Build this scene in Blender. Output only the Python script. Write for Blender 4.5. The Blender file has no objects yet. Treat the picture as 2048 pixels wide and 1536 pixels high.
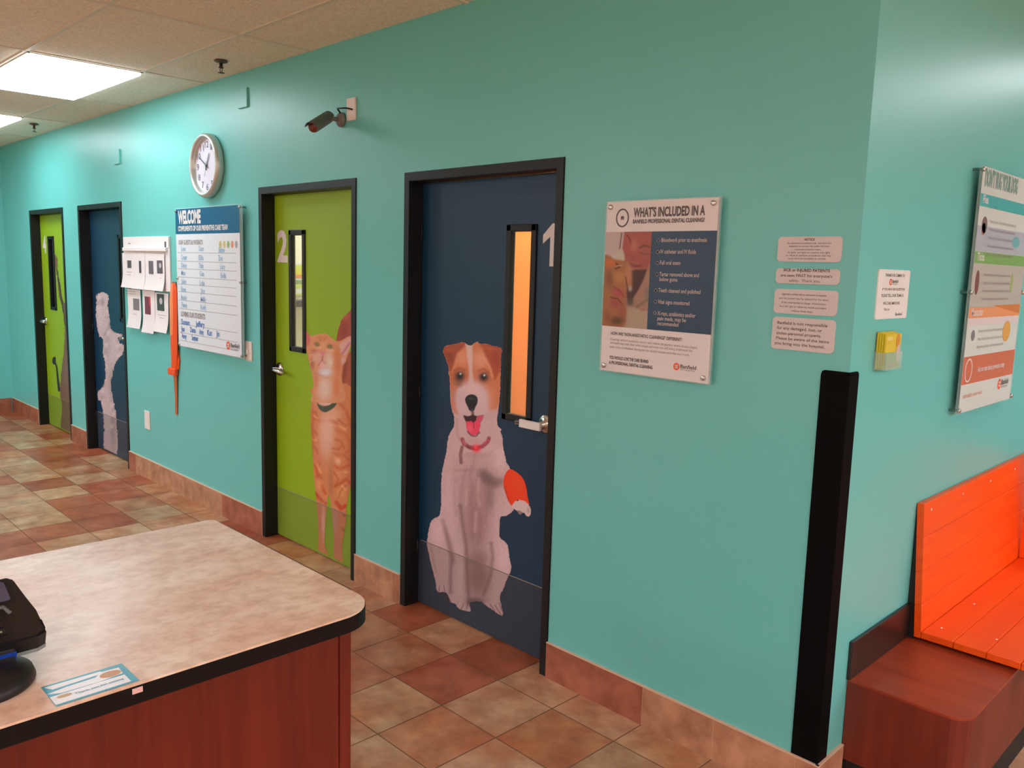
import bpy, bmesh, math, random
import numpy as np
from mathutils import Vector, Matrix
random.seed(7); rng = np.random.RandomState(5)
PI = math.pi
scene = bpy.context.scene
COL = scene.collection

# ------------------------------------------------------------------ camera (solved from the door frames, corner and floor grid)
CAMP = [1.02482, -2.40667, 1.65558, 0.788975, 0.136585, 0.028626, 1666.38]
def cam_axes():
    yaw, pitch, roll = CAMP[3:6]
    f = np.array([-math.sin(yaw)*math.cos(pitch), math.cos(yaw)*math.cos(pitch), -math.sin(pitch)])
    r0 = np.array([math.cos(yaw), math.sin(yaw), 0.]); u0 = np.cross(r0, f)
    r = r0*math.cos(roll)+u0*math.sin(roll); u = -r0*math.sin(roll)+u0*math.cos(roll)
    return r, u, f
AR, AU, AF = cam_axes()
def hit(px, py, ax, val):
    """survey a photo point onto a real plane of the room (axis = value)"""
    d = AF+AR*(px-1024)/CAMP[6]-AU*(py-768)/CAMP[6]
    t = (val-CAMP[ax])/d[ax]
    return np.array(CAMP[:3])+t*d
def survey(P):
    P = np.asarray(P, float)-np.array(CAMP[:3]); z = P@AF
    return 1024+CAMP[6]*(P@AR)/z, 768-CAMP[6]*(P@AU)/z
cd = bpy.data.cameras.new('camera'); cam = bpy.data.objects.new('camera', cd); COL.objects.link(cam)
cam.matrix_world = Matrix(((AR[0], AU[0], -AF[0], CAMP[0]), (AR[1], AU[1], -AF[1], CAMP[1]), (AR[2], AU[2], -AF[2], CAMP[2]), (0, 0, 0, 1)))
cd.sensor_width = 36; cd.sensor_fit = 'HORIZONTAL'; cd.lens = 36*CAMP[6]/2048; cd.clip_start = .02; cd.clip_end = 60
scene.camera = cam
scene.view_settings.view_transform = 'Standard'; scene.view_settings.look = 'None'
scene.view_settings.gamma = 1; scene.view_settings.use_curve_mapping = False
scene.view_settings.exposure = -0.2

# ------------------------------------------------------------------ materials
def lin(c):
    c = np.asarray(c, float)/255.
    return np.where(c <= .04045, c/12.92, ((c+.055)/1.055)**2.4)
def L4(c): return tuple(float(v) for v in lin(c))+(1.,)
MATS = {}
def mat(name, rgb=(200, 200, 200), rough=.5, metal=0., spec=.5, emit=None, estr=0., coat=0., noise=None, bump=None, attr=None, alpha=None, trans=0., sheen=0):
    if name in MATS: return MATS[name]
    m = bpy.data.materials.new(name); m.use_nodes = True; nt = m.node_tree; N = nt.nodes; Lk = nt.links
    b = N['Principled BSDF']; b.inputs['Base Color'].default_value = L4(rgb); b.inputs['Roughness'].default_value = rough
    b.inputs['Metallic'].default_value = metal; b.inputs['Specular IOR Level'].default_value = spec
    if coat: b.inputs['Coat Weight'].default_value = coat; b.inputs['Coat Roughness'].default_value = .1
    if trans: b.inputs['Transmission Weight'].default_value = trans
    if alpha is not None: b.inputs['Alpha'].default_value = alpha
    if emit is not None:
        b.inputs['Emission Color'].default_value = tuple(emit)+(1.,); b.inputs['Emission Strength'].default_value = estr
    tc = N.new('ShaderNodeTexCoord')
    src = None
    if attr:
        a = N.new('ShaderNodeAttribute'); a.attribute_name = attr; src = a.outputs['Color']
    if noise:
        # list of (scale vec, detail, low rgb, high rgb, lo, hi, mode): each layer mixes over the last
        for (sc, det, c0, c1, lo, hi, mode) in noise:
            mp = N.new('ShaderNodeMapping'); mp.inputs['Scale'].default_value = sc
            nz = N.new('ShaderNodeTexNoise'); nz.inputs['Detail'].default_value = det; nz.inputs['Scale'].default_value = 1
            nz.inputs['Roughness'].default_value = .6
            cr = N.new('ShaderNodeValToRGB'); cr.color_ramp.elements[0].position = lo; cr.color_ramp.elements[1].position = hi
            cr.color_ramp.elements[0].color = L4(c0); cr.color_ramp.elements[1].color = L4(c1)
            Lk.new(tc.outputs['Object'], mp.inputs['Vector']); Lk.new(mp.outputs['Vector'], nz.inputs['Vector']); Lk.new(nz.outputs['Fac'], cr.inputs['Fac'])
            if src is None: src = cr.outputs['Color']
            else:
                mx = N.new('ShaderNodeMix'); mx.data_type = 'RGBA'; mx.blend_type = mode; mx.inputs['Factor'].default_value = 1
                Lk.new(src, mx.inputs['A']); Lk.new(cr.outputs['Color'], mx.inputs['B']); src = mx.outputs['Result']
    if src is not None: Lk.new(src, b.inputs['Base Color'])
    if bump:
        sc, st, dist = bump
        nz = N.new('ShaderNodeTexNoise'); nz.inputs['Scale'].default_value = sc; nz.inputs['Detail'].default_value = 3
        bp = N.new('ShaderNodeBump'); bp.inputs['Strength'].default_value = st; bp.inputs['Distance'].default_value = dist
        Lk.new(tc.outputs['Object'], nz.inputs['Vector']); Lk.new(nz.outputs['Fac'], bp.inputs['Height']); Lk.new(bp.outputs['Normal'], b.inputs['Normal'])
    MATS[name] = m; return m

# ------------------------------------------------------------------ mesh building
class MB:
    def __init__(s): s.v = []; s.f = []; s.mi = []; s.mats = []; s.sm = []; s.fc = []
    def m(s, material):
        if material not in s.mats: s.mats.append(material)
        return s.mats.index(material)
    def add(s, vs, fs, material, smooth=False, col=None):
        o = len(s.v); k = s.m(material); s.v += [tuple(float(c) for c in q) for q in vs]
        for f in fs: s.f.append(tuple(i+o for i in f)); s.mi.append(k); s.sm.append(smooth); s.fc.append(col)
    def box(s, x0, x1, y0, y1, z0, z1, material, col=None):
        x0, x1 = sorted((x0, x1)); y0, y1 = sorted((y0, y1)); z0, z1 = sorted((z0, z1))
        s.add([(x0, y0, z0), (x1, y0, z0), (x1, y1, z0), (x0, y1, z0), (x0, y0, z1), (x1, y0, z1), (x1, y1, z1), (x0, y1, z1)],
              [(0, 3, 2, 1), (4, 5, 6, 7), (0, 1, 5, 4), (1, 2, 6, 5), (2, 3, 7, 6), (3, 0, 4, 7)], material, col=col)
    def bbox(s, x0, x1, y0, y1, z0, z1, material, r=.004, seg=2):
        """box with rounded edges"""
        bm = bmesh.new(); bmesh.ops.create_cube(bm, size=1)
        for v in bm.verts: v.co = Vector(((x0+x1)/2+v.co.x*(x1-x0), (y0+y1)/2+v.co.y*(y1-y0), (z0+z1)/2+v.co.z*(z1-z0)))
        bmesh.ops.bevel(bm, geom=bm.edges[:], offset=r, segments=seg, profile=.5, affect='EDGES')
        s.bm(bm, material)
    def bm(s, bm, material, smooth=False, mtx=None):
        bm.verts.index_update()
        vs = [(mtx @ v.co if mtx else v.co)[:] for v in bm.verts]
        s.add(vs, [tuple(v.index for v in f.verts) for f in bm.faces], material, smooth); bm.free()
    def prism(s, pts, to3, a, b, material, smooth=False, col=None):
        """2D outline pts (ccw) extruded between depths a and b through to3(u,v,d)"""
        n = len(pts)
        s.add([to3(u, v, a) for u, v in pts]+[to3(u, v, b) for u, v in pts],
              [tuple(range(n-1, -1, -1)), tuple(range(n, 2*n))]+[(i, (i+1) % n, n+(i+1) % n, n+i) for i in range(n)], material, smooth, col)
    def lathe(s, prof, to3, material, seg=40, smooth=True, closed=False):
        """profile (r, d) about the axis; to3(u,v,d)"""
        vs = []; fs = []
        n = len(prof)
        for r, d in prof:
            for k in range(seg):
                a = 2*PI*k/seg; vs.append(to3(r*math.cos(a), r*math.sin(a), d))
        for i in range(n-1):
            for k in range(seg):
                k2 = (k+1) % seg; fs.append((i*seg+k, i*seg+k2, (i+1)*seg+k2, (i+1)*seg+k))
        if prof[0][0] > 1e-5: fs.append(tuple(range(seg-1, -1, -1)))
        if prof[-1][0] > 1e-5: fs.append(tuple((n-1)*seg+k for k in range(seg)))
        s.add(vs, fs, material, smooth)
    def tube(s, pts, r, material, seg=10, flat=1.):
        pts = [Vector(p) for p in pts]; vs = []; fs = []; n = len(pts)
        rs = r if isinstance(r, (list, tuple)) else [r]*n
        up = Vector((0.13, .21, .97))
        for i, p in enumerate(pts):
            t = (pts[min(i+1, n-1)]-pts[max(i-1, 0)]).normalized(); a = t.cross(up)
            if a.length < 1e-3: a = t.cross(Vector((1, 0, 0)))
            a.normalize(); b = t.cross(a)
            for k in range(seg):
                an = 2*PI*k/seg; vs.append((p+a*math.cos(an)*rs[i]+b*math.sin(an)*rs[i]*flat)[:])
        for i in range(n-1):
            for k in range(seg):
                k2 = (k+1) % seg; fs.append((i*seg+k, i*seg+k2, (i+1)*seg+k2, (i+1)*seg+k))
        fs.append(tuple(range(seg-1, -1, -1))); fs.append(tuple((n-1)*seg+k for k in range(seg)))
        s.add(vs, fs, material, True)
    def build(s, name, parent=None, loc=None, auto=False):
        me = bpy.data.meshes.new(name); o = bpy.data.objects.new(name, me)
        v = s.v
        if loc is not None: v = [(a-loc[0], b-loc[1], c-loc[2]) for a, b, c in v]
        me.from_pydata(v, [], s.f)
        for m_ in s.mats: me.materials.append(m_)
        me.polygons.foreach_set('material_index', s.mi); me.polygons.foreach_set('use_smooth', s.sm)
        if any(c is not None for c in s.fc):
            at = me.color_attributes.new('Col', 'FLOAT_COLOR', 'CORNER'); arr = []
            for p, c in zip(me.polygons, s.fc):
                arr += list((tuple(c) if c is not None else (1, 1, 1))+(1.,))*len(p.vertices)
            at.data.foreach_set('color', arr)
        bm = bmesh.new(); bm.from_mesh(me); bmesh.ops.recalc_face_normals(bm, faces=bm.faces[:]); bm.to_mesh(me); bm.free()
        me.update(); COL.objects.link(o)
        if loc is not None: o.location = loc
        if parent is not None: attach(o, parent)
        return o
def attach(o, parent):
    o.parent = parent
    if parent.type == 'EMPTY' or True:
        o.matrix_parent_inverse = Matrix.Translation(-parent_world(parent))
def parent_world(p):
    t = Vector((0, 0, 0))
    while p is not None:
        t = t+Vector(p.location); 
        if p.parent is not None: t = t+p.matrix_parent_inverse.to_translation()
        p = p.parent
    return t
def tag(o, label=None, cat=None, group=None, kind=None):
    if label: o['label'] = label
    if cat: o['category'] = cat
    if group: o['group'] = group
    if kind: o['kind'] = kind
    return o
def empty(name, loc, label=None, cat=None, group=None, kind=None):
    o = bpy.data.objects.new(name, None); COL.objects.link(o); o.location = loc; o.empty_display_size = .05
    return tag(o, label, cat, group, kind)
# planes: u to the viewer's right, v up, d = distance out of the surface
def FR(off=0.): return lambda u, v, d=0.: (u, -(off+d), v)
def RT(off=0.): return lambda u, v, d=0.: (off+d, u, v)
def pF(px, py, off=0.): P = hit(px, py, 1, -off); return P[0], P[2]
def pR(px, py, off=0.): P = hit(px, py, 0, off); return P[1], P[2]
def rrect(u0, u1, v0, v1, r, seg=5):
    out = []
    for cu, cv, a0 in ((u1-r, v0+r, -90), (u1-r, v1-r, 0), (u0+r, v1-r, 90), (u0+r, v0+r, 180)):
        for k in range(seg+1):
            a = math.radians(a0+90*k/seg); out.append((cu+r*math.cos(a), cv+r*math.sin(a)))
    return out
def rect(u0, u1, v0, v1): return [(u0, v0), (u1, v0), (u1, v1), (u0, v1)]
def ell(cu, cv, ru, rv, n=28): return [(cu+ru*math.cos(2*PI*k/n), cv+rv*math.sin(2*PI*k/n)) for k in range(n)]
def ring(mb, cu, cv, ru, rv, w, to3, a, b, material, n=40):
    vs = []; fs = []
    for k in range(n):
        t = 2*PI*k/n; c, s_ = math.cos(t), math.sin(t)
        for rr in (1., 0.):
            for d in (a, b): vs.append(to3(cu+(ru-w*(1-rr))*c, cv+(rv-w*(1-rr))*s_, d))
    for k in range(n):
        o = 4*k; q = 4*((k+1) % n)
        fs += [(o, q, q+1, o+1), (o+2, o+3, q+3, q+2), (o+1, q+1, q+3, o+3), (o, o+2, q+2, q)]
    mb.add(vs, fs, material)

# ------------------------------------------------------------------ lettering (built-in font turned into mesh)
_tc = {}
def glyphs(s, bold=0.):
    key = (s, bold)
    if key in _tc: return _tc[key]
    cu = bpy.data.curves.new('t', 'FONT'); cu.body = s; cu.size = 1; cu.resolution_u = 3; cu.offset = bold
    ob = bpy.data.objects.new('t', cu); COL.objects.link(ob)
    dg = bpy.context.evaluated_depsgraph_get(); dg.update()
    me = bpy.data.meshes.new_from_object(ob.evaluated_get(dg))
    vs = [(v.co.x, v.co.y) for v in me.vertices]; fs = [tuple(p.vertices) for p in me.polygons]
    bpy.data.objects.remove(ob); bpy.data.meshes.remove(me); bpy.data.curves.remove(cu)
    _tc[key] = (vs, fs); return _tc[key]
def text(mb, s, to3, u0, u1, vb, cap, material, bold=0., d=.0006, slope=0.):
    """fit the string between u0 and u1, baseline vb, capital height cap"""
    vs, fs = glyphs(s, bold)
    if not vs: return
    x0 = min(v[0] for v in vs); x1 = max(v[0] for v in vs); k = (u1-u0)/max(1e-6, x1-x0); h = cap/.69
    mb.add([to3(u0+(x-x0)*k, vb+y*h+slope*(x-x0)*k, d) for x, y in vs], fs, material)

# ------------------------------------------------------------------ printed pictures: colours computed per vertex
def vnoise(x, y, seed=0):
    xi = np.floor(x).astype(np.int64); yi = np.floor(y).astype(np.int64); fx = x-xi; fy = y-yi
    fx = fx*fx*(3-2*fx); fy = fy*fy*(3-2*fy)
    def h(a, b):
        n = (a*374761393+b*668265263+seed*974711) & 0x7fffffff
        n = ((n ^ (n >> 13))*1274126177) & 0x7fffffff
        return ((n ^ (n >> 16)) & 0xffff)/65535.
    return (h(xi, yi)*(1-fx)+h(xi+1, yi)*fx)*(1-fy)+(h(xi, yi+1)*(1-fx)+h(xi+1, yi+1)*fx)*fy
def smoothpoly(P, n=5):
    P = np.array(P, float); m = len(P); out = []
    for i in range(m):
        p0, p1, p2, p3 = P[i-1], P[i], P[(i+1) % m], P[(i+2) % m]
        for k in range(n):
            t = k/n
            out.append(.5*((2*p1)+(-p0+p2)*t+(2*p0-5*p1+4*p2-p3)*t*t+(-p0+3*p1-3*p2+p3)*t**3))
    return np.array(out)
class Paint:
    def __init__(s, px, py, base, gain):
        s.X = px; s.Y = py; s.g = np.array(gain); s.rgb = np.tile(lin(base)*s.g, (len(px), 1)); s.a = np.zeros(len(px)); s.T = (0, 0, 1.)
    def at(s, ox, oy, sc): s.T = (ox, oy, sc)
    def loc(s, P): P = np.array(P, float)/s.T[2]; P[:, 0] += s.T[0]; P[:, 1] += s.T[1]; return P
    def sd(s, P, smooth=True):
        Q = smoothpoly(s.loc(P)) if smooth else s.loc(P)
        d = np.full(len(s.X), 1e9); ins = np.zeros(len(s.X), bool)
        for i in range(len(Q)):
            a = Q[i-1]; b = Q[i]; e = b-a; L = e@e+1e-12
            wx = s.X-a[0]; wy = s.Y-a[1]; t = np.clip((wx*e[0]+wy*e[1])/L, 0, 1)
            d = np.minimum(d, (wx-t*e[0])**2+(wy-t*e[1])**2)
            c = ((a[1] > s.Y) != (b[1] > s.Y))
            if abs(e[1]) > 1e-9: ins ^= c & (s.X < a[0]+(s.Y-a[1])*e[0]/e[1])
        d = np.sqrt(d); return np.where(ins, d, -d)
    def mix(s, m, color, alpha=False):
        m = np.clip(m, 0, 1)[:, None]; s.rgb = s.rgb*(1-m)+lin(color)*s.g*m
        if alpha: s.a = np.maximum(s.a, m[:, 0])
    def poly(s, P, color, soft=1.2, rag=0., k=1., alpha=False, smooth=True):
        d = s.sd(P, smooth)
        if rag: d = d+(vnoise(s.X*.9, s.Y*.35, 3)-.5)*rag+(vnoise(s.X*2.1, s.Y*.9, 9)-.5)*rag*.6
        s.mix(k*np.clip(.5+d/soft, 0, 1), color, alpha)
    def blob(s, cx, cy, rx, ry, color, k=1., rot=0.):
        c = s.loc([(cx, cy)])[0]; rx /= s.T[2]; ry /= s.T[2]; a = math.radians(rot)
        x = s.X-c[0]; y = s.Y-c[1]; u = (x*math.cos(a)+y*math.sin(a))/rx; v = (-x*math.sin(a)+y*math.cos(a))/ry
        s.mix(k*np.exp(-(u*u+v*v)**1.3), color)
    def line(s, P, w, color, k=1., soft=None):
        Q = s.loc(P); w = w/s.T[2]; soft = soft/s.T[2] if soft else w*.6
        d = np.full(len(s.X), 1e9)
        for i in range(1, len(Q)):
            a = Q[i-1]; b = Q[i]; e = b-a; L = e@e+1e-12
            wx = s.X-a[0]; wy = s.Y-a[1]; t = np.clip((wx*e[0]+wy*e[1])/L, 0, 1)
            d = np.minimum(d, (wx-t*e[0])**2+(wy-t*e[1])**2)
        s.mix(k*np.clip(.5+(w/2-np.sqrt(d))/soft, 0, 1), color)
    def fur(s, amt=.12, sx=1.1, sy=.25):
        n = vnoise(s.X*sx, s.Y*sy, 1)*.6+vnoise(s.X*sx*2.3, s.Y*sy*2.3, 2)*.4-.5
        s.rgb = np.clip(s.rgb*(1+amt*2*n)[:, None], 0, 1)
def picture(name, plane_hit, to3, u0, u1, v0, v1, step, painter, base, gain, parent, full=False, rough=.45, d=.0012):
    nu = int((u1-u0)/step)+1; nv = int((v1-v0)/step)+1
    U, V = np.meshgrid(np.linspace(u0, u1, nu), np.linspace(v0, v1, nv)); U = U.ravel(); V = V.ravel()
    P = np.array([to3(0, 0, 0)], float)+U[:, None]*(np.array(to3(1, 0, 0))-np.array(to3(0, 0, 0)))+V[:, None]*(np.array(to3(0, 1, 0))-np.array(to3(0, 0, 0)))
    X, Y = survey(P)
    pt = Paint(X, Y, base, gain); painter(pt)
    a = pt.a if not full else np.ones(len(X))
    keep = a > .45
    idx = np.arange(nu*nv).reshape(nv, nu)
    q = np.stack([idx[:-1, :-1], idx[:-1, 1:], idx[1:, 1:], idx[1:, :-1]], -1).reshape(-1, 4)
    q = q[keep[q].all(1)]
    used = np.unique(q); remap = np.full(nu*nv, -1); remap[used] = np.arange(len(used)); q = remap[q]
    n = np.array(to3(0, 0, 1.))-np.array(to3(0, 0, 0)); verts = P[used]+n*d
    me = bpy.data.meshes.new(name); me.from_pydata(verts.tolist(), [], q.tolist())
    at = me.color_attributes.new('Col', 'FLOAT_COLOR', 'POINT')
    c = np.ones((len(used), 4)); c[:, :3] = np.clip(pt.rgb[used], 0, .95); at.data.foreach_set('color', c.ravel())
    me.materials.append(mat('printed_vinyl', attr='Col', rough=rough, spec=.35)); me.update()
    o = bpy.data.objects.new(name, me); COL.objects.link(o); attach(o, parent); return o

# ------------------------------------------------------------------ palette
WALLC = (110, 198, 192)
m_wall = mat('teal_wall_paint', WALLC, rough=.36, spec=.45, bump=(260, .1, .002))
m_beige = mat('beige_wall_paint', (214, 190, 160), rough=.7)
m_ceil = mat('ceiling_tile', rough=.9, spec=.1, noise=[((90, 90, 90), 3, (226, 214, 196), (246, 236, 220), .35, .6, 'MIX')])
m_tbar = mat('ceiling_grid_metal', (222, 212, 194), rough=.5)
m_black = mat('black_door_frame_paint', (24, 24, 24), rough=.42, spec=.3)
m_green = mat('lime_door_laminate', (146, 182, 22), rough=.45, spec=.35)
m_blue = mat('navy_door_laminate', (14, 55, 82), rough=.42, spec=.4)
m_white = mat('white_print', (224, 220, 218), rough=.5)
m_paper = mat('white_paper', (238, 232, 232), rough=.7)
m_ink = mat('grey_ink', (92, 84, 84), rough=.6)
m_ink2 = mat('pale_grey_ink', (160, 148, 144), rough=.6)
m_chrome = mat('brushed_steel', (205, 202, 196), rough=.25, metal=1.)
m_plas = mat('white_plastic', (236, 226, 218), rough=.4)
m_acry = mat('clear_acrylic', (215, 240, 232), rough=.05, alpha=.22, spec=.6)
m_glass = mat('lite_glass', (255, 255, 255), rough=.02, alpha=.08, spec=.6)
m_kick = mat('clear_kick_plate', (120, 112, 108), rough=.25, alpha=.10, spec=.6)
m_kline = mat('kick_plate_edge', (170, 160, 150), rough=.4, alpha=.6)
m_blk = mat('black_plastic', (24, 23, 23), rough=.42)
m_dark = mat('matte_black', (14, 14, 14), rough=.6)
m_oran = mat('orange_board', (250, 95, 14), rough=.42, noise=[((14, 2, 40), 3, (244, 80, 6), (252, 94, 12), .3, .7, 'MIX')])
m_logo = mat('logo_orange', (236, 96, 52), rough=.5)

GAIN1 = (1.6, 1.9, 2.15)     # photo tone -> ink colour for the prints on the near doors
GAINF = (1.35, 1.3, 1.3)

# ------------------------------------------------------------------ room shell
DX = [-2.138, -3.521, -6.648, -8.029]; DW = .991; DH = 2.083; ZC = 2.745; XL = -8.95
def wall_front():
    mb = MB(); T = .115; xs = [XL-.1]
    f = .02
    for x in sorted(DX): xs += [x+f, x+DW-f]
    xs.append(0.)
    for i in range(0, len(xs), 2): mb.box(xs[i], xs[i+1], 0, T, 0, ZC+.05, m_wall)
    for x in DX: mb.box(x+f, x+DW-f, 0, T, DH-f, ZC+.05, m_wall)
    return tag(mb.build('wall_front'), kind='structure')
wall_front()
def slab(name, x0, x1, y0, y1, z0, z1, m): mb = MB(); mb.box(x0, x1, y0, y1, z0, z1, m); return tag(mb.build(name), kind='structure')
slab('wall_right', -.115, 0, .115, 6.0, 0, ZC+.05, m_wall)
slab('wall_left', XL-.1, XL, -7.0, 0, 0, ZC+.05, m_wall)
slab('wall_rear', XL-.1, 4.6, -7.1, -7.0, 0, ZC+.05, m_beige)
slab('wall_east', 4.5, 4.6, -7.0, 6.0, 0, ZC+.05, m_beige)
slab('wall_north', 0, 4.6, 6.0, 6.1, 0, ZC+.05, m_wall)
m_exam = mat('exam_room_paint', (238, 226, 200), rough=.6)
slab('wall_exam_back', XL-.1, -.115, 2.6, 2.7, 0, ZC+.05, m_exam)
m_or_wall = mat('orange_wall_paint', (255, 132, 18), rough=.6)
slab('wall_partition_orange', -2.37, -2.35, .115, 2.6, 0, ZC+.05, m_or_wall)
slab('wall_partition_white', -4.72, -4.62, .115, 2.6, 0, ZC+.05, m_exam)
# exam room 2 partition back face
slab('wall_partition_cream', -2.39, -2.37, .115, 2.6, 0, ZC+.05, m_exam)

# ceiling: lay-in tiles with a thin metal grid
def ceiling():
    mb = MB(); mb.box(XL-.1, 4.6, -7.1, 6.1, ZC+.005, ZC+.06, m_ceil)
    w = .011
    gx = [-2.95+1.22*k for k in range(-5, 7)]; gy = [-.39-.612*k for k in range(-11, 11)]
    for x in gx:
        if XL < x < 4.5: mb.box(x-w, x+w, -7.0, 0 if x < 0 else 6.0, ZC, ZC+.006, m_tbar)
    for y in gy:
        if -7 < y < 6: mb.box(XL if y < 0 else 0, 4.5, y-w, y+w, ZC+.0005, ZC+.006, m_tbar)
    return tag(mb.build('ceiling'), kind='structure')
ceiling()

# floor: square ceramic tiles, each with its own clay colour
TX, TP, TY = -.95886, .29778, -.171606
REDS = {(3,-12),(4,-11),(2,-12),(2,-14),(2,-13),(2,-16),(1,-15),(1,-14),(0,-15),(1,-20),(1,-19),(1,-18),(0,-19),(3,-17),(0,-10),(0,-9),(0,-4),(1,-2),(0,-2),(0,-26),(-1,-24),(0,-22)}
MEDS = {(1,-11),(0,-14),(1,-13),(0,-23),(2,-20),(0,-12),(0,-8),(1,-3),(1,0),(2,-1),(1,-4),(2,-3),(0,-16),(1,-17),(0,-3+100)}
TANS = {(0,-7),(0,-6),(0,-5),(0,-3),(0,-1),(0,0),(0,1),(1,-1),(1,1),(2,-2),(2,0),(3,-1),(1,-12),(2,-15),(3,-13),(3,-14),(3,-15),(2,-11),(3,-11),(1,-10),(0,-11),(1,-16),(2,-17),(2,-18),(0,-13),(0,-17),(0,-18),(2,-19),(3,-16)}
TAN = lin((208, 170, 134)); MED = lin((200, 144, 106)); RED = lin((184, 108, 76))
def tilecol(i, j):
    r = random.Random(i*131+j*977+5)
    k = (j, i)
    if k in REDS: c = RED
    elif k in MEDS: c = MED
    elif k in TANS: c = TAN
    else: c = (TAN, TAN, TAN, MED, RED)[r.randrange(5)]
    c = c*(1+r.uniform(-.1, .1)); c = c*np.array([1+r.uniform(-.03, .05), 1, 1+r.uniform(-.06, .04)])
    return tuple(float(v) for v in c)
m_tile = mat('clay_floor_tile', attr='Col', rough=.34, spec=.4, noise=[((9, 9, 9), 4, (205, 192, 180), (255, 255, 255), .3, .65, 'MULTIPLY'), ((3.4, 3.4, 3.4), 3, (236, 196, 176), (255, 255, 255), .35, .6, 'MULTIPLY')], bump=(30, .08, .003))
m_grout = mat('floor_grout', (126, 92, 66), rough=.8)
def floor():
    mb = MB(); mb.box(XL-.1, 4.6, -7.1, 6.1, -.06, -.0012, m_grout); g = .0022
    def quad(x0, x1, y0, y1, c): mb.add([(x0, y0, 0), (x1, y0, 0), (x1, y1, 0), (x0, y1, 0)], [(0, 1, 2, 3)], m_tile, col=c)
    for i in range(-28, 19):
        x0 = TX+i*TP; x1 = x0+TP
        for j in range(-20, 24):
            y1 = TY-(j-1)*TP; y0 = y1-TP
            if x1 < XL or x0 > 4.5 or y0 < -7.05 or y1 > 6.0: continue
            if x1 < .1 and y0 > .12: continue
            quad(max(x0, XL)+g, x1-g, y0+g, y1-g, tilecol(i, j))
    return tag(mb.build('floor'), kind='structure')
floor()
slab('floor_exam_rooms', XL-.1, -.115, .13, 2.6, 0.0002, .002, mat('exam_floor', (150, 120, 92), rough=.5))

# baseboards: ceramic tiles set on edge
m_base = mat('baseboard_tile', attr='Col', rough=.42, noise=[((10, 10, 10), 4, (200, 186, 174), (255, 255, 255), .3, .65, 'MULTIPLY')])
m_caulk = mat('baseboard_caulk', (222, 186, 160), rough=.6)
BT = lin((204, 152, 118)); BR = lin((180, 110, 84)); BM = lin((190, 132, 100))
def baseboard_front():
    mb = MB(); h = .149; t = .011
    def run(x0, x1, joints, cols):
        xs = [x0]+joints+[x1]
        for a, b, c in zip(xs[:-1], xs[1:], cols):
            mb.box(a+.001, b-.001, 0, -t, 0, h, m_base, col=tuple(float(v) for v in c*random.uniform(.93, 1.07)))
        mb.box(x0, x1, 0, -t+.001, .002, h+.002, m_caulk)
        mb.box(x0, x1, 0, -t-.0006, h-.0005, h+.0035, m_caulk)
    run(DX[0]+DW, .011, [-.661, -.363, -.065], [BR, BT, BT, BT*1.08])
    run(DX[1]+DW, DX[0], [-2.19], [BT, BM])
    js = [-5.52, -5.22, -4.93, -4.63, -4.33, -4.05, -3.72]
    run(DX[2]+DW, DX[1], js, [BR, BT, BT, BT, BT*.95, BT, BR, BR])
    run(DX[3]+DW, DX[2], [-6.86], [BR, BR])
    run(XL, DX[3], [-8.6, -8.3], [BR*.8, BR*.85, BR])
    return tag(mb.build('baseboard_front'), kind='structure')
baseboard_front()
mb = MB(); mb.box(0, .011, .001, .172, 0, .149, m_base, col=tuple(BT*1.05)); mb.box(0, .0116, -.011, .172, .1485, .1525, m_caulk)
tag(mb.build('baseboard_right'), kind='structure')
mb = MB()
for k in range(12): mb.box(XL, XL+.011, -.02-.3*k, -.318-.3*k, 0, .149, m_base, col=tuple(BR*random.uniform(.8, 1)))
tag(mb.build('baseboard_left'), kind='structure')

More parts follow.
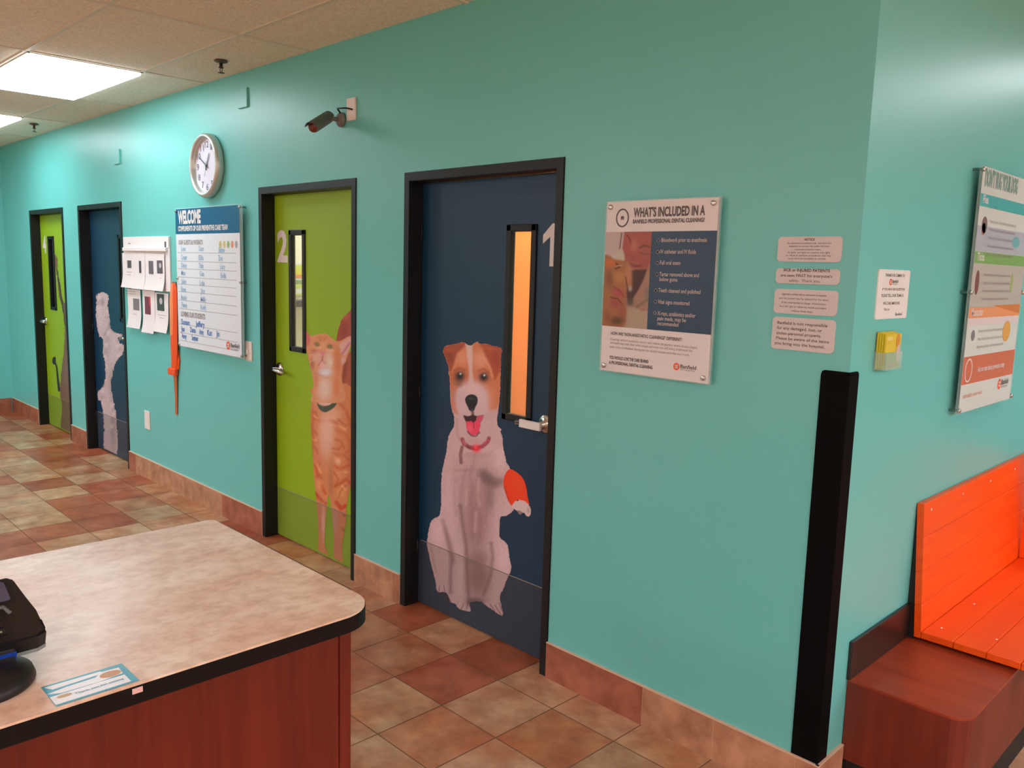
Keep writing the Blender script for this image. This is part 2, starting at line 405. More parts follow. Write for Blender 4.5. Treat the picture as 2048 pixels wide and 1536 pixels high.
# ------------------------------------------------------------------ doors
YD = .075   # door face sits this far behind the wall face
def door(n, material, lite_u, lite_v0, handle_side, number, frame=True):
    x = DX[n-1]
    root = empty('door_%d' % n, (x+DW/2, 0, 0), kind='structure')
    fw = .040; p = .006
    # steel frame: mitred face, deep reveal and stop
    mb = MB()
    def U(e, g): return [(x+e, 0), (x+e, DH-e), (x+DW-e, DH-e), (x+DW-e, 0), (x+DW-fw+g, 0), (x+DW-fw+g, DH-fw+g), (x+fw-g, DH-fw+g), (x+fw-g, 0)]
    mb.prism(U(0, 0), FR(), -.125, p-.003, m_black); mb.prism(U(.002, .002), FR(), p-.003, p, m_black)
    mb.build('door_frame', root)
    x0, x1 = x+fw+.002, x+DW-fw-.002; z0, z1 = .008, DH-fw-.003
    la, lb = x+lite_u, x+lite_u+.175; lc, ld = lite_v0, 1.842
    mb = MB()
    i = .02
    mb.box(x0, la+i, YD, YD+.026, z0, z1, material); mb.box(lb-i, x1, YD, YD+.026, z0, z1, material)
    mb.box(la+i, lb-i, YD, YD+.026, z0, lc+i, material); mb.box(la+i, lb-i, YD, YD+.026, ld-i, z1, material)
    mb.build('door_leaf', root)
    # vision lite: raised moulding with a pane set behind
    mb = MB(); w = .03
    def bar(a, b, c, d): mb.bbox(a, b, YD-.009, YD+.020, c, d, m_dark if n < 3 else m_black, r=.004)
    bar(la, la+w, lc, ld); bar(lb-w, lb, lc, ld); bar(la, lb, lc, lc+w); bar(la, lb, ld-w, ld)
    lf = mb.build('window_frame', root)
    mb = MB(); mb.box(la+w-.004, lb-w+.004, YD+.010, YD+.013, lc+w-.004, ld-w+.004, m_glass if n < 3 else mat('dark_glass', (10, 12, 12), rough=.08))
    mb.build('window_pane', lf)
    # clear kick plate with a visible upper edge
    kz = .328 if n % 2 else .305
    mb = MB(); mb.box(x0+.004, x1-.004, YD-.0026, YD-.0014, .0085, kz, m_kick); mb.box(x0+.02, x1-.02, YD-.0032, YD-.0012, kz-.0025, kz+.0015, m_kline)
    mb.build('kick_plate', root)
    # lever handle
    hx = (hit(1091, 846, 1, .07)[0] if n == 1 else x+DW-.10) if handle_side > 0 else x+.088; hz = 1.03; s = -handle_side; yh = YD
    hd = MB(); to = lambda u, v, d: (hx+u, yh-d, hz+v)
    hd.lathe([(.040, 0), (.040, .005), (.032, .012), (.014, .013), (.012, .05)], to, m_chrome, 28)
    hd.tube([(hx, yh-.048, hz), (hx+s*.03, yh-.052, hz-.001), (hx+s*.07, yh-.052, hz-.003), (hx+s*.125, yh-.05, hz-.006)], [.012, .013, .0135, .011], m_chrome, 12, .9)
    ho = hd.build('lever_handle', root)
    if handle_side > 0 and n == 1:
        lb_ = MB(); lb_.bbox(hit(1040, 847, 1, .015)[0], hit(1082, 850, 1, .015)[0], yh-.068, yh-.054, hz-.020, hz+.014, m_white, r=.003); tag(lb_.build('handle_sleeve', ho), 'white sleeve on the lever')
    mb = MB()
    for hzz in (.28, 1.05, 1.82):
        hu = x+fw+.001 if handle_side > 0 else x+DW-fw-.001
        mb.tube([(hu, YD-.006, hzz-.05), (hu, YD-.006, hzz+.05)], .006, m_black, 8)
    mb.build('hinge', root)
    if number:
        mb = MB(); bd = .05 if n == 1 else .03
        if n == 1: mb.prism([(x+.858, 1.672), (x+.891, 1.672), (x+.891, 1.842), (x+.868, 1.842), (x+.818, 1.797), (x+.818, 1.762), (x+.858, 1.790)], FR(-YD), 0, .001, m_white)
        elif n == 2: text(mb, '2', FR(-YD), x+.07, x+.187, 1.667, .168, m_white, bold=.035, d=.001)
        else: text(mb, '4', FR(-YD), x+.10, x+.20, 1.69, .15, m_white, bold=.035, d=.001)
        tag(mb.build('door_number', root), 'white numeral %s' % number)
    return root

# ---- artwork painters (traced in photo pixels of flat prints)
def paint_dog(P):
    P.at(840, 880, 4.267)
    W = (176, 140, 134)
    P.poly([(290,-60),(238,0),(225,100),(200,210),(184,300),(181,420),(179,560),(165,640),(120,668),(88,705),(70,790),(60,880),(72,960),(92,1050),(118,1150),(135,1225),(138,1265),(160,1300),(215,1300),(245,1335),(262,1385),(300,1400),(330,1440),(385,1460),(435,1462),(428,1400),(440,1385),(520,1380),(545,1400),(590,1430),(650,1475),(700,1502),(712,1480),(698,1410),(686,1335),(715,1270),(745,1190),(778,1120),(782,1070),(765,990),(752,900),(720,858),(684,825),(684,740),(690,660),(740,650),(800,600),(830,500),(800,340),(770,240),(742,185),(722,110),(700,0),(650,-60)], W, soft=1.6, rag=1.2, alpha=True)
    # body shading: creased fur, gaps between the legs and toes
    P.blob(480, 330, 230, 200, (150,110,106), .6); P.blob(480, 740, 130, 340, (126,88,84), .8); P.blob(470, 560, 150, 200, (142,102,98), .5)
    P.line([(530,280),(560,325),(630,375),(690,355)], 60, (96,70,68), .6, 60)
    P.blob(600, 345, 90, 60, (92,68,66), .65, 20); P.blob(600, 480, 40, 120, (112,80,76), .65); P.blob(560, 300, 40, 50, (104,78,76), .6)
    for q in ([(470,140),(430,300),(450,420),(430,560)], [(390,260),(350,420),(345,560)], [(560,420),(570,560),(560,700)], [(440,600),(450,720),(440,860)], [(520,640),(520,760),(500,880)], [(300,330),(290,480),(310,640)]):
        P.line(q, 16, (122,86,82), .42, 40)
    for q in ([(505,330),(495,480),(510,560)], [(400,420),(395,560)], [(250,300),(235,460)], [(480,620),(470,780)], [(660,620),(650,760)]):
        P.line(q, 14, (186,146,140), .45, 26)
    P.line([(345,560),(372,760),(396,900),(402,1080),(414,1300),(424,1400)], 26, (104,70,66), .8, 34)
    P.line([(195,690),(240,850),(272,1000),(262,1150),(262,1300)], 26, (104,70,66), .75, 36)
    P.line([(215,760),(258,900),(285,1040)], 40, (128,92,88), .6, 40)
    P.line([(610,880),(622,1000),(605,1150),(545,1320)], 26, (112,76,72), .75, 30)
    P.blob(500, 1180, 112, 180, (122,84,78), .85); P.blob(500, 1010, 90, 60, (112,76,72), .6); P.blob(470, 1375, 90, 34, (84,58,56), .8)
    P.line([(95,900),(120,1040),(140,1130)], 16, (150,108,94), .5, 18)
    for q in ([(412,1380),(398,1440)], [(375,1395),(352,1445)], [(330,1370),(312,1415)], [(205,1240),(214,1292)], [(168,1245),(164,1292)], [(640,1410),(694,1492)], [(600,1400),(640,1462)], [(676,1390),(704,1460)]):
        P.line(q, 8, (96,58,54), .8, 8)
    P.poly([(140,1285),(175,1305),(215,1305),(250,1345),(262,1392),(230,1370),(200,1330),(160,1318)], (46,34,32), soft=3, alpha=True, k=.9)
    P.blob(150, 780, 55, 120, (192,152,146), .6); P.blob(715, 1020, 46, 130, (188,152,146), .6); P.blob(345, 1150, 30, 210, (190,152,148), .6); P.blob(660, 1240, 40, 110, (182,144,136), .55)
    P.blob(250, 480, 55, 200, (182,142,138), .5); P.blob(690, 160, 60, 120, (192,156,150), .6); P.blob(190, 1120, 40, 120, (176,136,130), .5); P.blob(330, 1380, 50, 40, (188,148,142), .5)
    P.line([(300,260),(480,255)], 16, (130,92,88), .4, 30)
    P.fur(.13)
    # bandaged leg and paw
    P.poly([(718,318),(742,268),(768,247),(800,256),(850,290),(888,335),(910,400),(922,480),(935,556),(890,524),(835,514),(790,562),(756,520),(728,440),(714,380)], (206,52,20), soft=1.3, alpha=True)
    P.blob(840, 380, 50, 120, (222,62,24), .6); P.line([(722,400),(760,520)], 14, (160,40,16), .6)
    P.poly([(786,568),(806,532),(840,514),(890,520),(930,552),(950,590),(948,635),(925,656),(900,640),(884,622),(850,640),(828,606),(800,590)], (184,152,142), soft=1.6, rag=1.2, alpha=True)
    P.poly([(800,582),(830,604),(850,600),(890,630),(912,652),(870,658),(838,640),(806,598)], (96,76,66), soft=2, k=.8)
    P.blob(925, 600, 14, 22, (150,112,102), .6)
    # ---------------- head
    P.at(840, 670, 6.678)
    P.poly([(335,150),(420,125),(500,108),(560,92),(612,104),(640,128),(690,134),(730,100),(768,84),(800,108),(880,112),(980,140),(1092,176),(1090,300),(1086,430),(1080,560),(1078,700),(1070,850),(1052,1000),(1036,1130),(1045,1210),(1100,1262),(1085,1290),(1112,1400),(1070,1500),(900,1560),(560,1560),(400,1500),(372,1440),(398,1310),(455,1210),(452,1090),(430,1020),(408,900),(402,760),(398,600),(384,520),(378,430),(350,340),(322,262),(306,230)], W, soft=1.3, rag=1.0, alpha=True)
    P.poly([(335,150),(500,105),(610,104),(640,300),(660,500),(640,650),(530,700),(480,800),(490,950),(520,1060),(440,1020),(405,900),(398,600),(378,430),(322,262),(306,230)], (172,92,56), soft=5)
    P.poly([(700,140),(768,84),(880,112),(1092,176),(1086,430),(1080,700),(1050,960),(930,1000),(900,900),(900,780),(820,680),(720,640),(690,500),(696,300)], (176,98,62), soft=5)
    P.blob(960, 840, 70, 170, (180,100,56), .8); P.blob(445, 860, 50, 170, (160,92,58), .7)
    P.blob(570, 300, 110, 130, (196,130,98), .65); P.blob(800, 330, 110, 130, (196,134,106), .65)
    P.poly([(318,170),(420,128),(560,96),(606,120),(560,190),(500,240),(470,330),(430,440),(410,520),(380,430),(340,320),(306,230)], (140,64,40), soft=5)
    P.blob(400, 260, 50, 110, (112,52,38), .6, -10); P.blob(400, 200, 60, 40, (164,82,48), .5)
    P.poly([(800,112),(900,118),(1092,178),(1086,440),(1050,520),(1000,600),(975,500),(940,400),(900,320),(860,240),(840,180)], (150,66,42), soft=5)
    P.blob(1020, 300, 70, 120, (132,54,38), .6); P.blob(930, 180, 110, 26, (170,84,50), .5, 8)
    P.poly([(618,130),(650,136),(694,138),(700,300),(700,480),(716,640),(660,650),(664,480),(640,320)], (186,148,136), soft=5, k=.9)
    P.line([(500,330),(460,440),(420,500)], 22, (190,120,76), .6, 22); P.line([(850,300),(930,420),(970,560)], 22, (196,130,96), .6, 22)
    P.line([(450,480),(540,440),(600,470)], 22, (120,60,44), .6, 26); P.line([(780,480),(850,450),(920,500)], 22, (120,58,44), .6, 26)
    # muzzle
    P.blob(700, 860, 215, 215, (184,150,146), 1.); P.blob(690, 700, 130, 80, (190,152,142), .9); P.blob(560, 850, 70, 120, (176,142,140), .6); P.blob(860, 900, 70, 140, (184,148,140), .6)
    P.blob(700, 1010, 190, 90, (178,144,138), .8)
    P.line([(520,740),(600,700)], 12, (196,164,158), .6); P.line([(540,800),(610,780)], 10, (190,156,152), .5)
    # eyes
    P.blob(525, 565, 80, 80, (84,50,40), .8); P.blob(858, 570, 70, 70, (80,46,38), .75); P.blob(520, 650, 50, 50, (92,66,52), .5)
    P.blob(536, 545, 56, 56, (30,30,26), 1.); P.blob(852, 558, 54, 54, (28,28,26), 1.)
    P.blob(544, 518, 13, 13, (190,190,190), .9); P.blob(862, 538, 13, 13, (200,200,200), .9)
    # nose and mouth
    P.poly([(604,858),(628,815),(670,794),(722,796),(762,824),(774,862),(766,918),(742,962),(722,1010),(668,1012),(640,960),(616,910)], (26,24,26), soft=1.4)
    P.blob(690, 850, 40, 20, (60,56,60), .7); P.line([(700,1000),(706,1050)], 40, (60,46,48), .8, 14)
    P.poly([(585,1072),(650,1082),(710,1062),(760,1080),(850,1070),(838,1110),(806,1170),(780,1260),(640,1200),(610,1150),(592,1112)], (52,26,30), soft=2.)
    P.poly([(764,1090),(850,1072),(838,1130),(812,1170),(806,1230),(760,1180)], (176,68,78), soft=1.8)
    P.poly([(618,1160),(650,1156),(690,1150),(716,1175),(744,1146),(790,1150),(806,1190),(800,1250),(786,1310),(740,1338),(690,1336),(646,1300),(624,1240)], (196,58,78), soft=1.6)
    P.blob(670, 1250, 34, 60, (212,78,96), .7); P.line([(718,1160),(722,1240)], 10, (132,26,44), .8)
    P.line([(640,1290),(690,1346),(750,1352),(800,1300)], 20, (74,40,44), .8, 12)
    P.blob(720, 1420, 160, 50, (160,122,120), .5); P.line([(490,1120),(500,1300),(530,1400)], 30, (146,104,98), .5, 40)
    P.line([(1000,1000),(960,1180),(940,1350)], 30, (168,130,124), .4, 50); P.blob(910, 1090, 60, 60, (170,134,128), .5)
    # collar, tag and hanging strap
    P.at(840, 880, 4.267)
    P.line([(362,-6),(378,34),(425,62),(480,70),(535,54),(578,16),(590,-14)], 34, (128,48,54), .92, 12)
    P.line([(372,10),(388,34)], 20, (176,90,92), .7, 14); P.line([(545,40),(582,0)], 18, (176,70,80), .7, 12)
    P.line([(405,58),(440,74),(462,78)], 20, (84,46,44), .75, 12)
    P.blob(483, 72, 38, 38, (200,30,44), 1.); P.blob(476, 62, 12, 12, (224,90,96), .6); P.line([(360,62),(348,120),(352,192)], 30, (108,72,64), .9, 10)
    P.blob(480, 130, 120, 26, (150,112,106), .5)
    P.fur(.05, 1.6, .5)
def paint_cat(P):
    P.at(600, 600, 7.68)
    P.poly([(812,118),(770,160),(735,195),(690,235),(640,300),(610,380),(580,480),(560,600),(570,700),(760,700),(790,500),(812,400)], (150,62,42), soft=1.8, rag=1., alpha=True)
    P.blob(680, 470, 60, 130, (120,44,34), .6); P.blob(700, 260, 40, 60, (170,92,60), .6, 30)
    P.poly([(640,900),(700,820),(815,760),(815,1560),(640,1560)], (158,74,46), soft=3, alpha=True, smooth=False)
    P.blob(690, 1120, 30, 220, (110,46,36), .7, 8)
    P.at(600, 780, 4.267)
    O = (192, 112, 66)
    P.poly([(112,-20),(108,60),(94,130),(90,210),(92,330),(100,450),(108,560),(114,650),(120,760),(130,860),(138,950),(148,1060),(156,1180),(160,1290),(152,1350),(180,1385),(240,1412),(232,1370),(214,1330),(216,1200),(224,1080),(236,960),(246,900),(262,960),(272,1050),(282,1160),(290,1260),(288,1380),(292,1440),(330,1460),(366,1478),(364,1400),(366,1300),(384,1200),(396,1100),(400,1000),(414,920),(430,840),(446,760),(452,500),(452,-20)], O, soft=2.2, rag=1.2, alpha=True)
    P.blob(230, 60, 80, 90, (206,176,158), .9); P.blob(235, 400, 70, 220, (200,140,110), .75); P.blob(300, 210, 60, 60, (204,148,116), .6)
    P.line([(120,240),(180,270),(260,262),(310,280)], 26, (186,84,40), .8, 20); P.line([(100,300),(115,420),(110,560)], 22, (168,82,44), .5, 24)
    P.line([(310,340),(390,380),(440,460)], 22, (188,86,40), .6, 24); P.line([(330,100),(400,180),(430,300)], 24, (180,80,38), .7, 24); P.line([(290,540),(350,560),(420,520)], 20, (184,86,44), .6, 20)
    P.line([(120,640),(160,650),(170,620)], 26, (178,78,40), .7, 20); P.line([(135,660),(170,780),(215,880)], 26, (186,74,34), .85, 14); P.line([(130,880),(165,920),(215,970)], 30, (178,62,28), .9, 14)
    P.blob(165, 800, 26, 50, (214,138,84), .7); P.blob(160, 580, 36, 60, (196,110,80), .6)
    P.line([(300,640),(340,680),(420,640)], 24, (186,78,36), .8, 16); P.line([(300,820),(340,800),(400,760),(424,790)], 26, (176,70,32), .85, 16); P.line([(312,960),(350,1010),(390,990)], 36, (180,60,28), .9, 14)
    P.blob(350, 880, 36, 50, (212,136,76), .7); P.blob(330, 720, 40, 40, (206,130,84), .6); P.blob(325, 610, 24, 30, (212,160,124), .7)
    P.blob(265, 780, 22, 150, (150,92,62), .6); P.blob(200, 1130, 18, 160, (214,158,130), .7); P.blob(170, 1050, 12, 160, (186,110,80), .5)
    P.blob(300, 1120, 30, 120, (178,124,104), .7); P.line([(370,1060),(386,1080)], 20, (150,80,44), .8); P.line([(360,1180),(378,1200)], 26, (160,86,46), .8); P.blob(320, 1330, 40, 90, (176,108,76), .7)
    P.blob(258, 1400, 20, 60, (196,150,120), .5)
    P.blob(225, 330, 60, 150, (212,160,134), .7); P.blob(215, 480, 40, 90, (200,146,118), .5); P.blob(235, 20, 60, 60, (216,196,186), .9)
    for q in ([(108,180),(130,190),(150,230)], [(100,360),(128,350),(146,380)], [(104,480),(140,500),(150,540)], [(330,250),(370,290),(400,300)], [(300,420),(350,440),(380,500)], [(280,500),(330,510),(350,480)], [(380,560),(420,600),(440,580)], [(290,700),(330,760),(310,800)], [(390,820),(350,860),(330,920)], [(140,740),(165,720),(190,760)], [(400,200),(430,260),(440,340)]):
        P.line(q, 14, (168,72,34), .7, 18)
    for q in ([(120,220),(150,240)], [(112,420),(140,430)], [(340,310),(390,340)], [(300,580),(330,600)], [(380,700),(420,700)], [(360,820),(390,850)], [(150,640),(176,700)]):
        P.line(q, 14, (222,150,100), .7, 16)
    P.blob(430, 600, 30, 300, (150,66,36), .45); P.blob(108, 300, 14, 200, (160,84,52), .5)
    P.poly([(144,92),(160,118),(200,135),(250,128),(290,104),(326,88),(300,140),(262,170),(216,190),(176,172),(152,134)], (62,66,48), soft=2.)
    # head
    P.at(600, 600, 7.68)
    P.poly([(60,440),(100,474),(140,520),(176,550),(250,528),(330,514),(400,514),(460,548),(520,600),(570,634),(640,622),(700,584),(750,560),(796,566),(790,660),(770,760),(735,850),(704,950),(660,1000),(648,1100),(640,1170),(655,1300),(672,1560),(190,1560),(206,1430),(208,1300),(196,1180),(160,1060),(140,960),(126,860),(96,780),(84,700),(60,600)], (196,124,82), soft=1.6, rag=1., alpha=True)
    P.poly([(60,440),(100,474),(150,530),(160,600),(140,680),(100,700),(60,640)], (184,92,80), soft=3)
    P.poly([(610,690),(700,620),(780,580),(775,680),(740,780),(690,850),(640,830)], (198,142,126), soft=3); P.line([(760,660),(700,760),(650,830)], 34, (174,84,96), .7, 26); P.blob(660, 930, 30, 60, (196,160,160), .7, 20)
    P.blob(350, 590, 110, 50, (184,110,60), .6); P.line([(300,560),(320,640)], 14, (166,90,46), .5); P.line([(400,560),(370,640)], 14, (166,90,46), .5)
    P.blob(360, 700, 40, 60, (204,140,100), .7); P.blob(230, 790, 60, 40, (166,78,40), .7); P.blob(560, 800, 60, 110, (190,98,46), .6); P.blob(590, 1000, 60, 160, (188,92,50), .6); P.blob(190, 980, 34, 90, (130,62,50), .6)
    P.blob(270, 720, 60, 26, (214,160,120), .6, 20); P.blob(470, 770, 60, 26, (214,164,124), .6, 10)
    P.blob(262, 684, 42, 34, (70,52,24), .95, 25); P.blob(258, 684, 22, 18, (140,122,44), .8); P.blob(462, 716, 44, 36, (66,54,30), .95, 10); P.blob(462, 720, 22, 18, (134,126,50), .8)
    P.poly([(310,780),(350,800),(392,800),(372,850),(350,870),(320,830)], (198,92,108), soft=2)
    P.blob(270, 880, 70, 90, (196,146,126), .8); P.blob(440, 900, 70, 110, (200,160,134), .85); P.blob(470, 960, 40, 60, (214,184,150), .6)
    P.line([(352,870),(345,920),(290,1000)], 14, (120,62,54), .8); P.line([(345,920),(400,1000),(440,1040)], 12, (150,98,80), .7)
    P.blob(345, 1000, 44, 50, (214,150,144), .9); P.blob(390, 1110, 100, 60, (206,188,186), .95); P.blob(430, 1030, 60, 60, (206,180,158), .6)
    P.line([(230,1110),(320,1160),(430,1200)], 30, (160,112,84), .6, 30)
    P.blob(380, 1360, 110, 180, (204,170,148), .9); P.blob(250, 1260, 40, 120, (190,104,66), .6); P.blob(560, 1330, 50, 150, (196,98,50), .7)
    P.line([(100,850),(200,842)], 5, (214,190,150), .7); P.line([(150,960),(240,900)], 5, (220,190,150), .7)
    P.fur(.12, 1.3, .5)
def paint_poodle(P):
    P.at(60, 420, 3.2)
    W = (176, 160, 162)
    P.poly([(424,560),(432,534),(465,524),(498,534),(505,570),(500,620),(512,680),(518,750),(545,780),(585,790),(592,812),(572,830),(578,850),(602,862),(600,920),(580,940),(560,965),(542,1000),(530,1060),(520,1120),(530,1180),(545,1260),(556,1340),(560,1560),(478,1560),(472,1400),(466,1290),(452,1222),(436,1218),(434,1160),(458,1140),(478,1100),(482,1010),(474,960),(468,900),(466,835),(440,800),(428,740),(422,660)], W, soft=1.6, rag=3.2, alpha=True)
    P.blob(462, 590, 14, 24, (96,84,80), .8); P.line([(506,690),(512,750),(476,800)], 14, (118,104,104), .6, 12)
    P.blob(500, 900, 40, 80, (150,136,136), .5); P.line([(540,830),(520,960)], 20, (190,176,176), .5, 30); P.blob(520, 1100, 16, 110, (128,114,112), .6)
    P.blob(535, 1400, 20, 140, (134,118,118), .6); P.blob(450, 650, 20, 110, (190,176,178), .6); P.blob(594, 836, 10, 8, (40,40,44), .9)
    for k in range(60):
        a = (k*37 % 61)/61.; b = (k*53 % 67)/67.; P.blob(430+a*160, 540+b*900, 12, 14, (206,192,194) if k % 2 else (134,118,122), .45)
    P.fur(.2, .8, .8)
def paint_hound(P):
    P.at(60, 420, 3.2)
    P.poly([(148,300),(160,286),(176,304),(178,350),(180,400),(196,480),(208,570),(232,610),(244,680),(252,800),(256,900),(264,1000),(268,1100),(276,1300),(280,1420),(200,1400),(205,1250),(190,1160),(196,1080),(205,1000),(216,900),(222,780),(216,700),(204,620),(186,560),(178,480),(168,400),(156,350)], (104,76,62), soft=1.6, rag=2., alpha=True)
    P.line([(175,380),(190,480),(205,580),(222,740)], 12, (48,30,34), .9, 8); P.blob(240, 1040, 24, 120, (120,92,78), .8); P.blob(235, 1300, 30, 120, (112,104,60), .5)
    P.poly([(142,960),(150,940),(166,940),(166,975),(176,1000),(186,1080),(194,1150),(180,1160),(172,1080),(164,1000),(146,985)], (36,28,30), soft=1.2, alpha=True)
    P.fur(.14)
d1 = door(1, m_blue, .611, 1.013, 1, '1')
d2 = door(2, m_green, .208, 1.15, -1, '2')
d3 = door(3, m_blue, .681, 1.15, 1, None)
d4 = door(4, m_green, .270, 1.15, -1, '4')
YF = FR(-YD)
o = picture('dog_picture', None, YF, DX[0]+.045, DX[0]+.80, .02, 1.40, .0026, paint_dog, (30, 55, 72), GAIN1, d1); tag(o, 'printed white and tan dog with an orange bandage')
o = picture('cat_picture', None, YF, DX[1]+.36, DX[1]+.938, .02, 1.52, .0032, paint_cat, (120, 140, 40), (1.3, 1.55, 1.8), d2); tag(o, 'printed orange tabby cat looking up')
o = picture('poodle_picture', None, YF, DX[2]+.055, DX[2]+.938, .02, 1.55, .006, paint_poodle, (30, 80, 100), GAINF, d3); tag(o, 'printed white poodle')
o = picture('hound_picture', None, YF, DX[3]+.055, DX[3]+.938, .02, 1.75, .006, paint_hound, (110, 140, 30), GAINF, d4); tag(o, 'printed brown dog with a raised tail')

# ------------------------------------------------------------------ exam-room things glimpsed through the glass of door 2
def simple(name, boxes, label, cat, loc=None):
    mb = MB()
    for b in boxes: mb.bbox(*b)
    o = mb.build(name, loc=loc); return tag(o, label, cat)
px0 = -4.62
root = empty('wall_chart', (px0, .95, 1.4), 'colourful chart seen through the narrow glass of the green door 2', 'poster')
mb = MB(); mb.box(px0, px0+.006, .62, 1.3, 1.41, 1.66, m_white); mb.build('sheet', root)
cb = [((1.60, 1.645), (196, 206, 70)), ((1.57, 1.60), (214, 196, 40)), ((1.545, 1.57), (214, 130, 70)), ((1.50, 1.53), (130, 150, 80)), ((1.47, 1.495), (200, 204, 80)), ((1.415, 1.43), (190, 200, 90))]
mb = MB()
for (a, b), c in cb: mb.box(px0+.006, px0+.008, .62, 1.3, a, b, mat('chart_ink_%d_%d' % (c[0], c[2]), c))
mb.build('printed_bands', root)
simple('wall_shelf', [(px0, px0+.12, .5, 1.6, 1.335, 1.385, m_dark, .006)], 'black shelf seen through the narrow glass of the green door 2', 'shelf')

# ------------------------------------------------------------------ lights in the ceiling
def panel(name_loc, label, x0, x1, y0, y1, rgb, strength, group=None):
    root = empty('ceiling_light', ((x0+x1)/2, (y0+y1)/2, ZC), label, 'light', group)
    mb = MB(); w = .012; z0, z1 = ZC-.004, ZC+.006
    mb.box(x0, x0+w, y0, y1, z0, z1, m_tbar); mb.box(x1-w, x1, y0, y1, z0, z1, m_tbar); mb.box(x0, x1, y0, y0+w, z0, z1, m_tbar); mb.box(x0, x1, y1-w, y1, z0, z1, m_tbar)
    mb.build('frame', root)
    mb = MB(); mb.box(x0+w, x1-w, y0+w, y1-w, ZC-.018, ZC+.005, mat('lamp_%d' % len(MATS), (240, 240, 240), emit=rgb, estr=strength)); mb.build('diffuser', root)
    return root
COOL = (.86, 1., 1.06); WARM = (.93, 1.0, 1.16)
panel(0, 'large lit ceiling panel up and left of the clock', -5.385, -4.175, -.995, -.385, COOL, 10.8)
panel(0, 'smaller-looking lit ceiling panel further away at the left edge', -7.83, -6.62, -.995, -.385, COOL, 10.8)
panel(0, 'ceiling panel over the waiting bench side', .25, 1.46, 2.35, 2.96, (.95, 1., 1.08), 7)
for x0, y0, st in ((.72, -6.51, 19), (3.16, -6.51, 19), (.72, -4.67, 17), (3.16, -4.67, 19), (3.16, -2.84, 27), (3.16, -1.0, 28), (3.16, 1.44, 28), (3.16, 3.9, 26), (-3.0, -6.51, 34), (-6.6, -6.51, 40), (-4.8, -4.67, 22), (-7.8, -3.45, 24)):  # unseen fill panels, added to brighten the room; spots avoid wall highlights
    panel(0, 'added fill panel in the ceiling, out of view over the shop floor', x0, x0+1.21, y0, y0+.61, WARM, st, 'added fill panels out of view')
panel(0, 'ceiling panel inside the orange exam room', -2.3, -1.69, 1.2, 2.4, (1., .95, .85), 45)
panel(0, 'ceiling panel inside the cream exam room', -4.58, -3.97, 1.2, 2.4, (.95, 1., 1.), 30)
world = bpy.data.worlds.new('world'); scene.world = world; world.use_nodes = True
world.node_tree.nodes['Background'].inputs[0].default_value = (.9, .8, .7, 1); world.node_tree.nodes['Background'].inputs[1].default_value = .02

# sprinklers
def sprinkler(px, py, label):
    P = hit(px, py, 2, ZC); x, y = P[0], P[1]; to = lambda u, v, d: (x+u, y+v, ZC-d)
    root = empty('fire_sprinkler', (x, y, ZC), label, 'sprinkler', None)
    m_sp = mat('sprinkler_metal', (96, 84, 72), rough=.45, metal=.6)
    mb = MB(); mb.lathe([(.036, 0), (.034, .006), (.014, .012)], to, m_sp, 24); mb.build('escutcheon', root)
    mb = MB(); mb.lathe([(.009, .010), (.009, .03), (.013, .032), (.013, .038), (.005, .04)], to, m_sp, 14)
    for s in (-1, 1): mb.tube([(x+s*.010, y, ZC-.036), (x+s*.014, y, ZC-.048), (x+s*.004, y, ZC-.062)], .002, m_sp, 6)
    mb.build('frame', root)
    mb = MB(); mb.lathe([(.003, .058), (.018, .062), (.018, .064), (.003, .065)], to, m_sp, 16); mb.build('deflector', root)
sprinkler(442, 122, 'grey fire sprinkler on the ceiling right of the large light panel')
sprinkler(68, 248, 'grey fire sprinkler on the ceiling at the far left')

# painted cover plates high on the wall
for (x0, x1, z0, z1, lb) in ((-3.742, -3.63, 2.545, 2.655, 'teal painted blank cover plate above and right of the clock'), (-5.755, -5.645, 2.36, 2.467, 'teal painted blank cover plate left of the clock')):
    mb = MB(); mb.bbox(x0, x1, -.012, .001, z0, z1, m_wall, r=.003); tag(mb.build('cover_plate'), lb, 'wall plate')

